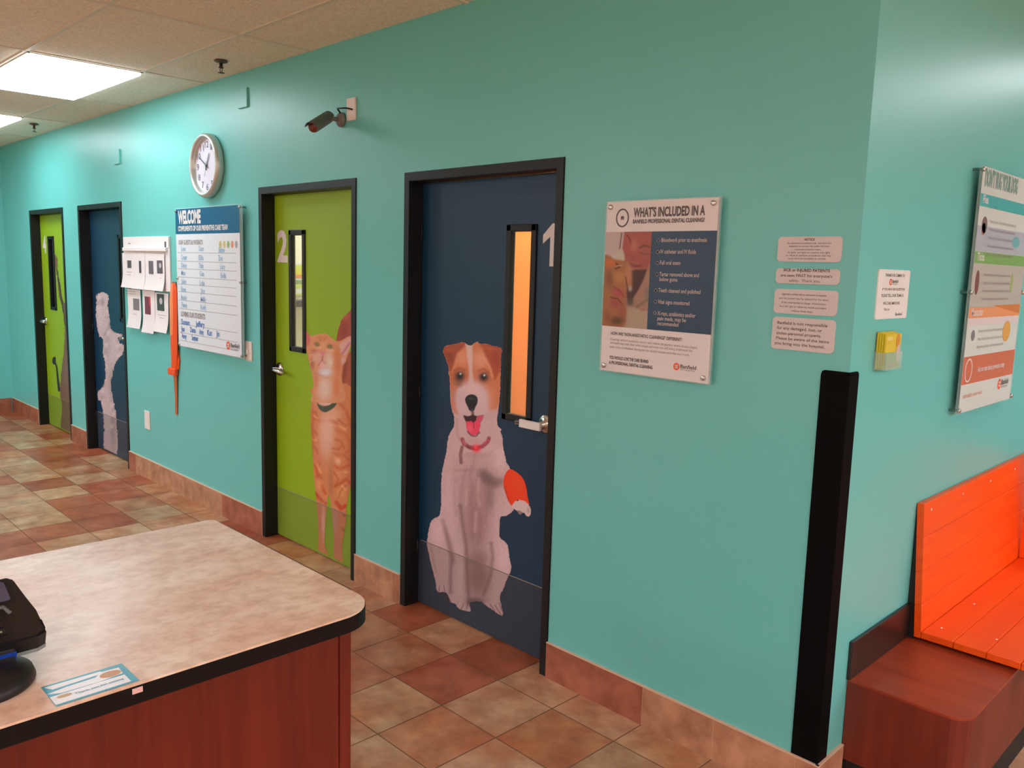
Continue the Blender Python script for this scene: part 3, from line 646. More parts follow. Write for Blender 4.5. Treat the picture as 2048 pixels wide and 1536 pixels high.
# ------------------------------------------------------------------ wall clock
def clock():
    cx, cz = -4.14, 2.244; R = .197
    root = empty('wall_clock', (cx, 0, cz), 'round silver wall clock with a white face above the welcome board', 'clock')
    to = lambda u, v, d: (cx+u, -d, cz+v)
    ms = mat('clock_silver', (206, 210, 204), rough=.3, metal=.5)
    mb = MB(); mb.lathe([(R*.96, 0), (R, .012), (R, .034), (R*.985, .046), (R*.94, .055), (R*.90, .056), (R*.86, .05), (R*.835, .036), (R*.83, .022)], to, ms, 64); mb.build('bezel', root)
    mb = MB(); mb.lathe([(R*.84, .018), (R*.84, .022), (0, .0221)], to, mat('clock_dial', (226, 222, 238), rough=.35), 48, smooth=False)
    dial = mb.build('dial', root)
    mb = MB(); mk = mat('clock_ink', (110, 108, 116), rough=.5)
    for h in range(1, 13):
        a = math.radians(90-30*h); r = R*.66; s = str(h); w = .028 if h < 10 else .05
        text(mb, s, to, r*math.cos(a)-w/2, r*math.cos(a)+w/2, r*math.sin(a)-.019, .038, mk, bold=.01, d=.0232)
        for k in range(1, 5):
            b = a+math.radians(6*k); q = (R*.80*math.cos(b), R*.80*math.sin(b)); mb.prism(ell(q[0], q[1], .0015, .0015, 6), to, .0225, .0232, mk)
    mb.build('numerals', dial)
    mh = mat('clock_hand', (80, 92, 98), rough=.4)
    def hand(name, deg, L, w, d):
        a = math.radians(90-deg); c, s = math.cos(a), math.sin(a); P = [(-.028, -w), (L*.92, -w*.6), (L, 0), (L*.92, w*.6), (-.028, w)]
        mb = MB(); mb.prism([(u*c-v*s, u*s+v*c) for u, v in P], to, d, d+.0012, mh); mb.build(name, root)
    hand('hour_hand', 28, .085, .0055, .026); hand('minute_hand', 300, .125, .004, .0285); hand('second_hand', 195, .07, .0012, .031)
    mb = MB(); mb.lathe([(.008, .024), (.008, .032), (0, .033)], to, mh, 16); mb.build('hub', root)
clock()

# ------------------------------------------------------------------ security camera and its junction plate
def seccam():
    bx, bz = hit(684, 240, 1, 0)[[0, 2]]; m_ho = mat('camera_housing', (124, 120, 112), rough=.5); m_gl = mat('camera_lens', (118, 52, 36), rough=.2)
    root = empty('security_camera', (bx, 0, bz), 'small grey bullet security camera on a wall arm above the doors', 'camera')
    to = lambda u, v, d: (bx+u, -d, bz+v)
    mb = MB(); mb.lathe([(.036, 0), (.036, .010), (.030, .018), (.016, .024)], to, m_ho, 28); mb.build('mounting_base', root)
    A = Vector((bx, -.02, bz)); B = Vector(hit(653, 238, 1, -.075)); tip = Vector(hit(626, 255, 1, -.20))
    mb = MB(); mb.tube([A, A.lerp(B, .5)+Vector((0, -.01, .002)), B], [.012, .010, .013], m_ho, 12); mb.build('arm', root)
    d = (tip-B).normalized(); s = B-d*.03
    mb = MB(); mb.tube([s, s+d*.01, tip-d*.012, tip], [.020, .026, .027, .025], m_ho, 24); body = mb.build('housing', root)
    mb = MB(); mb.tube([tip-d*.002, tip+d*.002], [.022, .021], m_gl, 24); mb.build('lens_window', body)
    # sunshade: arched sheet over the body
    r_ = d.cross(Vector((0, 0, 1))).normalized(); u_ = r_.cross(d); vs = []; n = 14
    for t in (.0, (tip-s).length+.024):
        for rr in (.030, .0325):
            for k in range(n+1):
                a = math.radians(15+150*k/n); vs.append((s+d*t+r_*math.cos(a)*rr+u_*math.sin(a)*rr)[:])
    fs = []; m1 = n+1
    for k in range(n):
        fs += [(k, k+1, 2*m1+k+1, 2*m1+k), (m1+k, 3*m1+k, 3*m1+k+1, m1+k+1), (k, m1+k, m1+k+1, k+1), (2*m1+k, 2*m1+k+1, 3*m1+k+1, 3*m1+k)]
    fs += [(0, 2*m1, 3*m1, m1), (n, m1+n, 3*m1+n, 2*m1+n)]
    mb = MB(); mb.add(vs, fs, mat('camera_shade', (96, 98, 92), rough=.5)); mb.build('sunshade', body)
    c0 = hit(705, 219, 1, -.012); c1 = hit(690, 216, 1, -.05)
    mb = MB(); mb.tube([c0, c0+np.array([-.01, -.02, .004]), c1, (bx+.012, -.035, bz+.05), (bx+.008, -.015, bz+.03)], .004, m_blk, 8); mb.build('cable', root)
    mb = MB(); mb.bbox(-2.603, -2.53, -.012, 0, 2.36, 2.467, m_plas, r=.003); o = tag(mb.build('junction_plate'), 'white blank wall plate right of the security camera', 'wall plate')
seccam()

# ------------------------------------------------------------------ power outlet, switch
mb = MB(); mb.bbox(-5.325, -5.23, -.008, 0, .385, .525, m_plas, r=.003); o = tag(mb.build('power_outlet'), 'white power outlet low on the wall between door 2 and door 3', 'outlet')
mb = MB()
for zc in (.43, .48): mb.prism(rrect(-5.294, -5.262, zc-.016, zc+.016, .008), FR(), .008, .0095, m_paper)
mb.build('socket', o)
mb = MB(); mb.bbox(-3.705, -3.625, -.008, 0, 1.06, 1.18, m_plas, r=.003); o = tag(mb.build('light_switch'), 'white light switch plate at the lower right of the welcome board', 'switch')
mb = MB(); mb.bbox(-3.672, -3.658, -.018, -.006, 1.105, 1.135, m_paper, r=.002); mb.build('toggle', o)

# ------------------------------------------------------------------ acrylic boards on stand-offs
def standoff(mb, to3, u, v, depth):
    T = lambda a, b, d: to3(u+a, v+b, d)
    mb.lathe([(.006, 0), (.006, depth), (.009, depth+.001), (.009, depth+.008), (.006, depth+.0095)], T, m_chrome, 16)
def logo(mb, mbt, to3, u, v, r, w, d=.0012):
    """round orange badge with a crossed mark, then the clinic's name"""
    mb.prism(ell(u, v, r, r, 20), to3, d-.0006, d, m_logo)
    for a in (45, 135):
        c, s = math.cos(math.radians(a)), math.sin(math.radians(a)); q = r*.62; t = r*.17
        mb.prism([(u-q*c-t*s, v-q*s+t*c), (u-q*c+t*s, v-q*s-t*c), (u+q*c+t*s, v+q*s-t*c), (u+q*c-t*s, v+q*s+t*c)][::-1], to3, d, d+.0004, m_white)
    text(mbt, 'Banfield', to3, u+r*1.3, u+r*1.3+w, v-r*.25, r*1.0, m_ink, bold=.015, d=d)
    text(mbt, 'PET HOSPITAL', to3, u+r*1.35, u+r*1.3+w*.95, v-r*.85, r*.36, m_ink, d=d)

def dental_poster():
    u0, u1, v0, v1 = -.914, -.456, 1.299, 1.904; off = .022; P = FR(off)
    root = empty('dental_poster', (-.70, 0, v0), 'white and navy dental cleaning poster with a photo, right of door 1', 'poster')
    mb = MB(); mb.prism(rect(u0-.008, u1+.008, v0-.004, v1+.004), P, -.004, .002, m_acry); mb.build('acrylic_panel', root)
    mb = MB(); mb.prism(rect(u0, u1, v0, v1), P, -.0065, -.0045, m_paper)
    mb.prism(rect(u0, u1, v0, v1), P, .0022, .0028, m_white); sheet = mb.build('printed_sheet', root)
    Q = FR(off+.0026)
    vt = pF(1240, 464, off)[1]; vb = pF(1300, 659, off)[1]; us = pF(1300, 560, off)[0]
    mb = MB(); mb.prism(rect(us, u1, vb, vt), Q, 0, .0008, mat('navy_print', (30, 66, 92), rough=.4)); tag(mb.build('navy_panel', root), 'navy text panel')
    mb = MB(); mbt = MB(); mw = MB()
    def line(s, a, b, cap, m_=m_ink, bold=0., tgt=None):
        (ua, va), (ub, _) = pF(*a, off), pF(*b, off); text(tgt or mbt, s, Q, ua, ub, va, cap, m_, bold, d=.0012)
    line("WHAT'S INCLUDED IN A", (1268, 434), (1411, 432), .030, bold=.035)
    line('BANFIELD PROFESSIONAL DENTAL CLEANING?', (1267, 447), (1410, 445), .013, bold=.03)
    cu, cv = pF(1246, 436, off); ring(mbt, cu, cv, .0285, .0325, .005, Q, 0, .0012, m_ink)
    mbt.prism([(cu-.007, cv+.004), (cu-.006, cv-.008), (cu-.002, cv-.004), (cu+.002, cv-.004), (cu+.006, cv-.008), (cu+.007, cv+.004), (cu+.003, cv+.007), (cu, cv+.005), (cu-.003, cv+.007)], Q, .0004, .0012, m_ink)
    mp = mat('poster_text', (196, 180, 176), rough=.5)
    mbt.build('heading', root); mbt = MB()
    for s, a, b in (('Bloodwork prior to anesthesia', (1324, 484), (1415, 484)), ('IV catheter and IV fluids', (1322, 507), (1393, 507)), ('Full oral exam', (1321, 529), (1362, 529)),
                    ('Tartar removed above and', (1320, 552), (1399, 554)), ('below gums', (1320, 562), (1356, 563)), ('Teeth cleaned and polished', (1318, 584), (1402, 588)), ('Vital signs monitored', (1317, 607), (1380, 610)),
                    ('X-rays, antibiotics and/or', (1316, 630), (1392, 634)), ('pain meds, may be', (1316, 640), (1373, 643)), ('recommended', (1316, 650), (1358, 652))):
        mw_ = MB(); line(s, a, b, .0135, mp, .012, mw_); mw_.build('bullet_line', root)
    mw = MB()
    for q in ((1318, 481), (1317, 504), (1316, 526), (1315, 549), (1313, 581), (1312, 603), (1311, 626)):
        cu, cv = pF(*q, off); r = .0065
        for a in (0, 90): mw.prism([(cu-(r if a == 0 else .002), cv-(.002 if a == 0 else r)), (cu+(r if a == 0 else .002), cv-(.002 if a == 0 else r)), (cu+(r if a == 0 else .002), cv+(.002 if a == 0 else r)), (cu-(r if a == 0 else .002), cv+(.002 if a == 0 else r))], Q, .0006, .0014, mp)
        mw.prism([(cu-.0045, cv), (cu, cv-.0045), (cu+.0045, cv), (cu, cv+.0045)], Q, .0006, .0014, mp)
    line('HOW ARE "NON-ANESTHETIC CLEANINGS" DIFFERENT?', (1223, 669), (1365, 682), .011, bold=.02)
    for k, (a, b, s) in enumerate((((1222, 680), (1396, 697), 'Cleanings without anesthesia cannot reach below the gumline where disease begins,'), ((1222, 687), (1386, 704), 'and teeth may look clean while plaque and tartar are still hiding underneath the'),
                                   ((1221, 695), (1380, 711), 'gums. Only a professional cleaning lets our doctors examine and treat every tooth.'))):
        m_ = MB(); line(s, a, b, .0085, m_ink2, tgt=m_); m_.build('body_line', root)
    line('YOU WOULD LOVE THE CARE BEHIND', (1220, 717), (1298, 724), .011, bold=.03)
    line('A PROFESSIONAL DENTAL CLEANING', (1219, 727), (1306, 734), .011, bold=.03)
    cu, cv = pF(1354, 733, off); logo(mb, mbt, Q, cu, cv, .0125, .062)
    mb.build('logo_badge', root); mbt.build('lettering', root); tag(mw.build('bullet_marks', root), 'white cross-shaped bullet marks')
    st = MB()
    for u, v in ((u0+.018, v0+.018), (u1-.018, v0+.018), (u0+.018, v1-.018), (u1-.018, v1-.018)):
        s1 = MB(); standoff(s1, FR(), u, v, off+.001); s1.build('standoff', root)
    def paint(Pn):
        Pn.at(1200, 450, 7.315)
        R_ = lambda pts, c, **k: Pn.poly(pts, c, **k)
        R_([(300,90),(770,90),(770,640),(300,640)], (150,76,64), soft=3, smooth=False)
        R_([(60,90),(360,90),(330,350),(160,450),(60,520)], (176,148,138), soft=3, smooth=False)
        Pn.line([(318,120),(305,240),(290,350)], 18, (92,60,56), .9); R_([(160,450),(240,400),(330,350),(360,520),(240,520)], (176,158,136), soft=3)
        Pn.blob(560, 170, 150, 90, (152,78,60), .7); Pn.blob(420, 330, 70, 130, (158,70,66), .7); Pn.line([(400,150),(440,210),(455,280)], 20, (96,44,34), .8, 20)
        Pn.blob(500, 300, 50, 100, (174,98,80), .7); Pn.line([(590,330),(640,300),(730,320)], 26, (88,52,40), .8, 22); Pn.line([(590,400),(650,430),(730,425)], 14, (96,52,44), .8, 16); Pn.blob(660, 375, 50, 22, (130,84,68), .7)
        Pn.blob(470, 490, 50, 50, (140,64,66), .7); Pn.blob(650, 560, 80, 70, (140,66,62), .7); Pn.line([(430,560),(500,600),(590,600)], 30, (96,38,40), .8, 24)
        R_([(480,660),(700,640),(740,560),(770,620),(700,760),(600,960),(540,1100),(470,1160),(400,1100),(370,760)], (72,44,40), soft=4)
        R_([(700,640),(770,560),(770,1210),(640,1230),(520,1230),(480,1100),(560,960),(640,800)], (150,108,88), soft=4)
        R_([(390,1190),(520,1210),(620,1260),(700,1270),(720,1520),(330,1480),(370,1300)], (158,130,108), soft=4)
        Pn.line([(540,1200),(640,1130),(700,1090)], 40, (110,92,66), .8, 30); Pn.blob(690, 1000, 40, 90, (104,96,92), .7); Pn.blob(440, 1130, 60, 70, (84,74,62), .8)
        R_([(50,500),(200,500),(330,520),(420,560),(460,700),(470,880),(450,960),(400,940),(380,1100),(390,1250),(340,1500),(40,1480)], (150,92,54), soft=5)
        Pn.blob(150, 560, 90, 60, (188,98,46), .9); Pn.line([(240,560),(290,620),(230,640)], 26, (86,42,32), .8, 18); Pn.line([(250,600),(320,590)], 12, (196,150,130), .7); Pn.blob(280, 760, 100, 80, (170,116,62), .8); Pn.blob(140, 800, 60, 160, (112,66,44), .7)
        Pn.blob(420, 720, 50, 160, (174,112,80), .8); Pn.line([(380,760),(400,900),(430,1040)], 18, (70,42,32), .8, 14); Pn.blob(445, 930, 26, 40, (150,140,134), .8); Pn.blob(130, 1000, 50, 110, (142,98,50), .7)
        Pn.blob(260, 990, 100, 70, (158,66,66), .9, 30); Pn.blob(220, 1140, 90, 80, (150,66,60), .9, 30); Pn.line([(160,1060),(260,1080),(330,1160)], 18, (80,32,32), .8, 14); Pn.line([(200,900),(290,960),(360,1060)], 14, (100,40,40), .7, 14); Pn.blob(320, 1260, 70, 120, (140,72,60), .8); Pn.blob(250, 1400, 110, 70, (62,48,34), .8); Pn.blob(110, 1340, 50, 100, (130,68,50), .7)
        Pn.fur(.05, .8, .8)
    o = picture('clinic_photo', None, Q, u0, us, vb, vt, .0018, paint, (150, 100, 80), (1.2, 1.45, 1.6), root, full=True); tag(o, 'photo of a person in a white coat cuddling an orange cat')
dental_poster()

def welcome_board():
    u0, u1, v0, v1 = -4.600, -3.694, 1.078, 1.988; off = .035; P = FR(off)
    root = empty('welcome_board', (-4.2, 0, v0), 'white dry-erase board with a blue WELCOME header between the notices and door 2', 'board')
    mb = MB(); mb.prism(rect(u0, u1+.03, v0-.006, v1+.008), P, -.005, -.001, m_acry); mb.build('acrylic_panel', root)
    mb = MB(); mb.prism(rect(u0, u1, v0, v1), P, -.001, .001, mat('dry_erase_white', (232, 236, 244), rough=.3)); mb.build('writing_surface', root)
    vh = pF(420, 467, off)[1]
    mb = MB(); mb.prism(rect(u0, u1, vh, v1), P, .001, .0018, mat('board_header_blue', (10, 92, 136), rough=.35)); tag(mb.build('header_band', root), 'blue header band')
    Q = FR(off+.001); mw = MB(); mt = MB(); mp = MB(); ml = MB()
    m_mk = mat('blue_marker', (150, 188, 220), rough=.5); m_rule = mat('rule_grey', (186, 182, 184), rough=.5)
    def px(s, a, b, cap, m_, bold=0., tgt=mt, slope=0.):
        (ua, va), (ub, _) = pF(*a, off), pF(*b, off); text(tgt, s, Q, ua, ub, va, cap, m_, bold, d=.0012, slope=slope)
    px('WELCOME', (357, 447), (402, 445), .078, m_white, .05, mw)
    px('COMPLIMENTS OF OUR PREVENTIVE CARE TEAM', (357, 462), (456, 460), .030, m_white, .045, mw)
    px('OUR GUESTS & PATIENTS', (358, 489), (406, 489), .028, m_ink2, .02)
    px('LOVING OUR STUDENTS', (363, 632), (411, 637), .032, m_ink2, .03)
    for y0, y1 in ((505, 507), (522, 526), (538, 542), (555, 560), (569, 576), (584, 593), (601, 612), (618, 630), (650, 664), (668, 682), (685, 698)):
        ua = u0+.02; ub = u1-.05; va = pF(420, (y0+y1)/2, off)[1]; mp.prism(rect(ua, ub, va-.002, va+.002), Q, 0, .0006, m_rule)
    names = [('Leo', 363, 502), ('Cooper', 363, 519), ('Daisy', 363, 535), ('Max', 363, 550), ('Jake', 363, 567), ('Bear', 363, 583), ('Rocky', 363, 599), ('Penny', 364, 614),
             ('Coco', 398, 502), ('Ella', 398, 520), ('Toby', 398, 536), ('Gus', 400, 552), ('Lola', 400, 570), ('Jax', 402, 586), ('Milly', 402, 603), ('Buddy', 402, 619),
             ('Shadow', 438, 505), ('Zoe', 437, 521), ('Lucy', 441, 538), ('Bella', 442, 556)]
    for s, x, y in names: ml = MB(); px(s, (x, y), (x+6+len(s), y), .032, m_mk, .012, ml); ml.build('handwritten_name', root)
    for s, x, y, w in (('Susan', 363, 648, 17), ('Jeffery', 392, 652, 18), ('Jen', 363, 662, 7), ('Dana', 381, 664, 11), ('Amy', 399, 668, 9), ('Kat', 415, 670, 10), ('Jo', 433, 672, 7), ('Amy', 364, 676, 10), ('Summer', 384, 680, 13)):
        ml = MB(); px(s, (x, y), (x+w, y), .034, mat('dark_blue_marker', (96, 138, 200), rough=.5), .03, ml); ml.build('handwritten_name', root)
    cu, cv = pF(457, 691, off); mlg = MB(); logo(mlg, mt, Q, cu, cv, .026, .115); mlg.build('logo_badge', root)
    icons = MB()
    for k, c in enumerate(((196, 190, 130), (214, 200, 130), (150, 186, 120), (226, 150, 120), (170, 170, 180))):
        uu = pF(441+k*8, 489, off)[0]; icons.prism(ell(uu, pF(441, 489, off)[1], .017, .022, 14), Q, 0, .0008, mat('icon_%d' % k, c))
    icons.build('header_icons', root)
    tag(mw.build('header_lettering', root), 'white WELCOME lettering'); mt.build('lettering', root); mp.build('ruled_lines', root)
    for u in (u0+.015, u1+.008):
        for v in (v0+.012, (v0+v1)/2, v1-.012):
            s1 = MB(); standoff(s1, FR(), u, v, off+.001); s1.build('standoff', root)
welcome_board()

def health_poster():
    u0, v0, v1 = .905, 1.175, 2.067; u1 = 1.545; off = .030; P = RT(off)
    root = empty('health_poster', (0, 1.22, v0), 'tall banded health poster on stand-offs above the orange bench', 'poster')
    mb = MB(); mb.prism(rect(u0-.018, u1+.018, v0-.004, v1+.004), P, -.005, 0, m_acry); mb.build('acrylic_panel', root)
    mb = MB(); mb.prism(rect(u0, u1, v0, v1), P, 0, .001, mat('poster_white_cool', (214, 220, 216), rough=.35)); mb.build('printed_sheet', root)
    Q = RT(off+.001); bands = MB()
    def z(px, py): return pR(px, py, off)[1]
    def band(ya, yb, x, c, name, poly=None):
        a, b = z(x, ya), z(x, yb); bands.prism(poly or rect(u0, u1, b, a), Q, 0, .0006, mat('band_'+name, c, rough=.4))
    band(385, 411, 1958, (70, 176, 178), 'teal'); band(502, 526, 1950, (126, 172, 84), 'green'); band(615, 637, 1937, (232, 150, 92), 'peach')
    a = z(1937, 613); bands.prism([(u0+.28, a), (u1, a-.035), (u1, a+.004), (u0+.28, a+.001)], Q, .0006, .0009, mat('band_amber', (206, 122, 44)))
    a = z(1930, 715); b = z(1925, 768); band(715, 770, 1926, (206, 104, 66), 'rust')
    band(526, 615, 1945, (186, 180, 172), 'greyish'); band(450, 502, 1956, (176, 182, 196), 'lavender'); band(637, 652, 1937, (222, 208, 208), 'pale')
    bands.build('colour_bands', root)
    t = MB()
    def px(s, u, w, zz, cap, m_, bold=.02): text(t, s, Q, u, u+w, zz, cap, m_, bold, d=.001)
    mg = mat('poster_green_grey_ink', (120, 160, 152), rough=.5)
    px('DON\'T BUG YOUR DOG', u0+.03, .40, z(1975, 383)+.02, .055, mg, .04)
    px('Flea', u0+.03, .06, z(1960, 404), .028, m_white); px('Ticks', u0+.03, .08, z(1950, 520), .028, m_white); px('Mosquito', u0+.03, .13, z(1940, 632), .028, m_white)
    for zz, n in ((z(1960, 430), 5), (z(1950, 540), 4), (z(1940, 656), 3)):
        for k in range(n): t_ = MB(); text(t_, 'Protect your pet all year round from parasites with care', Q, u0+.13, u0+.46, zz-.03*k-.02, .012, m_ink2, 0., d=.001); t_.build('body_line', root)
        for k in range(0): px('Protect your pet all year round from parasites with care', u0+.13, .33, zz-.03*k-.02, .012, m_ink2, 0.)
    px('Ask our team about prevention today', u0+.17, .34, z(1935, 745)-.005, .02, m_white); px('schedule your visit', u0+.03, .22, z(1925, 800)+.005, .018, mat('peach_ink', (232, 160, 120)), 0)
    t.build('lettering', root)
    ic = MB()
    def e(px_, py_, ru, rv, c): uu, vv = pR(px_, py_, off); ic_ = MB(); ic_.prism(ell(uu, vv, ru, rv, 18), Q, .0006, .0012, mat('spot_%d_%d_%d' % c, c)); ic_.build('illustration', root)
    e(1968, 450, .03, .03, (120, 88, 88)); e(1966, 458, .022, .022, (168, 110, 96)); e(1953, 565, .022, .045, (124, 60, 60)); e(1945, 671, .02, .02, (128, 122, 130)); e(2012, 662, .05, .042, (216, 164, 74)); e(2031, 485, .05, .022, (110, 176, 186)); e(2022, 566, .018, .04, (160, 176, 110))
    uu, vv = pR(1936, 741, off); ring(ic, uu, vv, .04, .045, .006, Q, .0006, .0012, m_white)
    logo(ic, ic, Q, u1-.17, v0+.075, .022, .09); ic.build('logo', root)
    for u in (u0-.008, u1+.008):
        for v in (v0+.012, (v0+v1)/2, v1-.012):
            s1 = MB(); standoff(s1, RT(), u, v, off+.001); s1.build('standoff', root)
health_poster()

# ------------------------------------------------------------------ small engraved signs
def sign(name, to3, u0, u1, v0, v1, lines, label, group=None, r=.012, m_=m_white, lg=None):
    w3 = to3((u0+u1)/2, v0, 0); root = empty(name, w3, label, 'sign', group)
    mb = MB(); mb.prism(rrect(u0, u1, v0, v1, r), to3, 0, .004, m_); mb.build('plate', root)
    t = MB()
    for s, f0, f1, fv, cap, bold in lines:
        text(t, s, to3, u0+(u1-u0)*f0, u0+(u1-u0)*f1, v0+(v1-v0)*fv, cap, m_ink, bold, d=.0045)
    if lg: logo(t, t, to3, u0+(u1-u0)*lg[0], v0+(v1-v0)*lg[1], lg[2], lg[3], d=.005)
    t.build('lettering', root); return root
m_sgn = mat('pinkish_white_plastic', (208, 202, 200), rough=.5)
sign('wall_sign', FR(), -.252, -.051, 1.703, 1.778, [('NOTICE', .42, .58, .84, .0068, .03), ('As veterinary professionals, we have the', .15, .84, .71, .0052, 0), ('obligation to protect the public and your', .18, .82, .59, .0052, 0), ('veterinary practice team.', .28, .69, .46, .0052, 0),
      ('As such, we have to reserve the right', .16, .83, .34, .0052, 0), ('to refuse to perform procedures that may', .14, .85, .22, .0052, 0), ('cause harm to ourselves or animals.', .18, .78, .10, .0052, 0)], 'small white NOTICE sign, topmost of the four beside the corner', m_=m_sgn)
s2 = MB()
sign('wall_sign', FR(), -.252, -.051, 1.637, 1.683, [('SICK or INJURED PATIENTS', .12, .85, .80, .0085, .03), ('are seen FIRST for everyone\'s', .08, .89, .45, .0085, .01), ('safety.  Thank you.', .22, .72, .12, .0085, 0)], 'small white sign about sick or injured patients, second of the four', m_=m_sgn)
sign('wall_sign', FR(), -.252, -.051, 1.5455, 1.620, [('Aggressive animals will be restrained or muzzled,', .12, .83, .76, .0055, 0), ('and the patient may be sedated for the safety', .08, .87, .59, .0055, 0), ('of the veterinarian in charge. Veterinarians', .12, .83, .42, .0055, 0), ('have the right to refuse any unsafe procedure', .10, .84, .26, .0055, 0), ('without these steps.', .29, .64, .09, .0055, 0)], 'small white sign with five lines of text, third of the four', m_=m_sgn)
sign('wall_sign', FR(), -.252, -.051, 1.435, 1.534, [('Banfield is not responsible', .08, .88, .78, .0088, .01), ('for any damaged, lost, or', .08, .80, .62, .0088, .01), ('stolen personal property.', .08, .80, .46, .0088, .01), ('Please be aware of the items', .08, .92, .30, .0088, .01), ('you bring into the hospital.', .06, .86, .14, .0088, .01)], 'small white sign about lost or stolen property, lowest of the four', m_=m_sgn)
sign('wall_sign', RT(), .140, .386, 1.537, 1.688, [('THANKS FOR COMING TO', .20, .82, .86, .0085, .01), ('IF YOU HAVE ANY QUESTIONS', .14, .86, .58, .0075, .01), ('PLEASE TELL OUR TEAM SO', .13, .84, .45, .0085, .01), ('WE CAN IMPROVE.', .20, .74, .29, .0085, .01), ('Thank you', .24, .42, .17, .0085, .0), ('Banfield', .62, .84, .06, .009, .01)], 'white thank-you sign with an orange logo, right of the wall corner', r=.008, m_=mat('cool_white_plastic', (232, 232, 228)), lg=(.38, .75, .010, .045))

# brochure holder
def brochure():
    root = empty('brochure_holder', (0, .23, 1.385), 'clear acrylic brochure holder below the thank-you sign', 'holder')
    y0, y1 = .165, .292; z0 = 1.383
    mb = MB(); mb.box(0, .002, y0, y1, z0, 1.50, m_acry); mb.build('back_plate', root)
    mb = MB(); mb.box(.036, .038, y0, y1, z0, 1.437, m_acry); mb.box(0, .038, y0, y0+.002, z0, 1.437, m_acry); mb.box(0, .038, y1-.002, y1, z0, 1.437, m_acry); mb.box(0, .038, y0, y1, z0, z0+.002, m_acry); mb.build('pocket', root)
    for k in range(4):
        x = .004+.0072*k; b = empty('brochure', (x, .23, z0+.003), 'yellow and green brochure standing in the clear holder', 'brochure', 'brochures in the holder')
        mb = MB(); a, c = y0+.004, y1-.005; zt = 1.498-.002*k
        mb.box(x, x+.006, a, c, z0+.003, zt, mat('brochure_yellow', (226, 200, 30), rough=.4)); mb.build('cover', b)
        if k == 3:
            Q = RT(x+.006); t = MB()
            t.prism(rect(a, c, z0+.004, 1.437), Q, 0, .0004, mat('brochure_green', (150, 176, 88))); t.prism(ell(.262, 1.47, .014, .022, 14), Q, .0004, .0008, mat('brochure_amber', (208, 140, 40))); t.prism(ell(.27, 1.43, .016, .03, 14), Q, .0004, .001, mat('brochure_grey', (202, 190, 182)))
            t.prism(rect(a+.008, a+.05, 1.474, 1.484), Q, 0, .0006, mat('brochure_cream', (236, 226, 140))); t.prism(ell(.225, 1.398, .03, .008, 14), Q, .0004, .0009, mat('brochure_pinkish', (186, 170, 120))); t.build('cover_print', b)
brochure()

# corner guard
mb = MB(); t = .004
def lpl(u, v, d): return (u, v, d)
A = [(-.084, -t), (t, -t), (t, .060), (0, .060), (0, 0), (-.084, 0)]
mb.prism(A, lambda u, v, d: (u, v, d), .153, 1.372, mat('corner_guard_black', (16, 15, 15), rough=.6, spec=.03))
mb.prism([(-.084, 1.371), (0, 1.371), (0, 1.385), (-.074, 1.385), (-.081, 1.381)], FR(), 0, t, MATS['corner_guard_black'])
mb.prism([(0, 1.371), (.060, 1.371), (.057, 1.380), (.050, 1.385), (0, 1.385)], RT(), 0, t, MATS['corner_guard_black'])
tag(mb.build('corner_guard'), 'black plastic guard strip covering the wall corner beside the bench', 'corner guard')

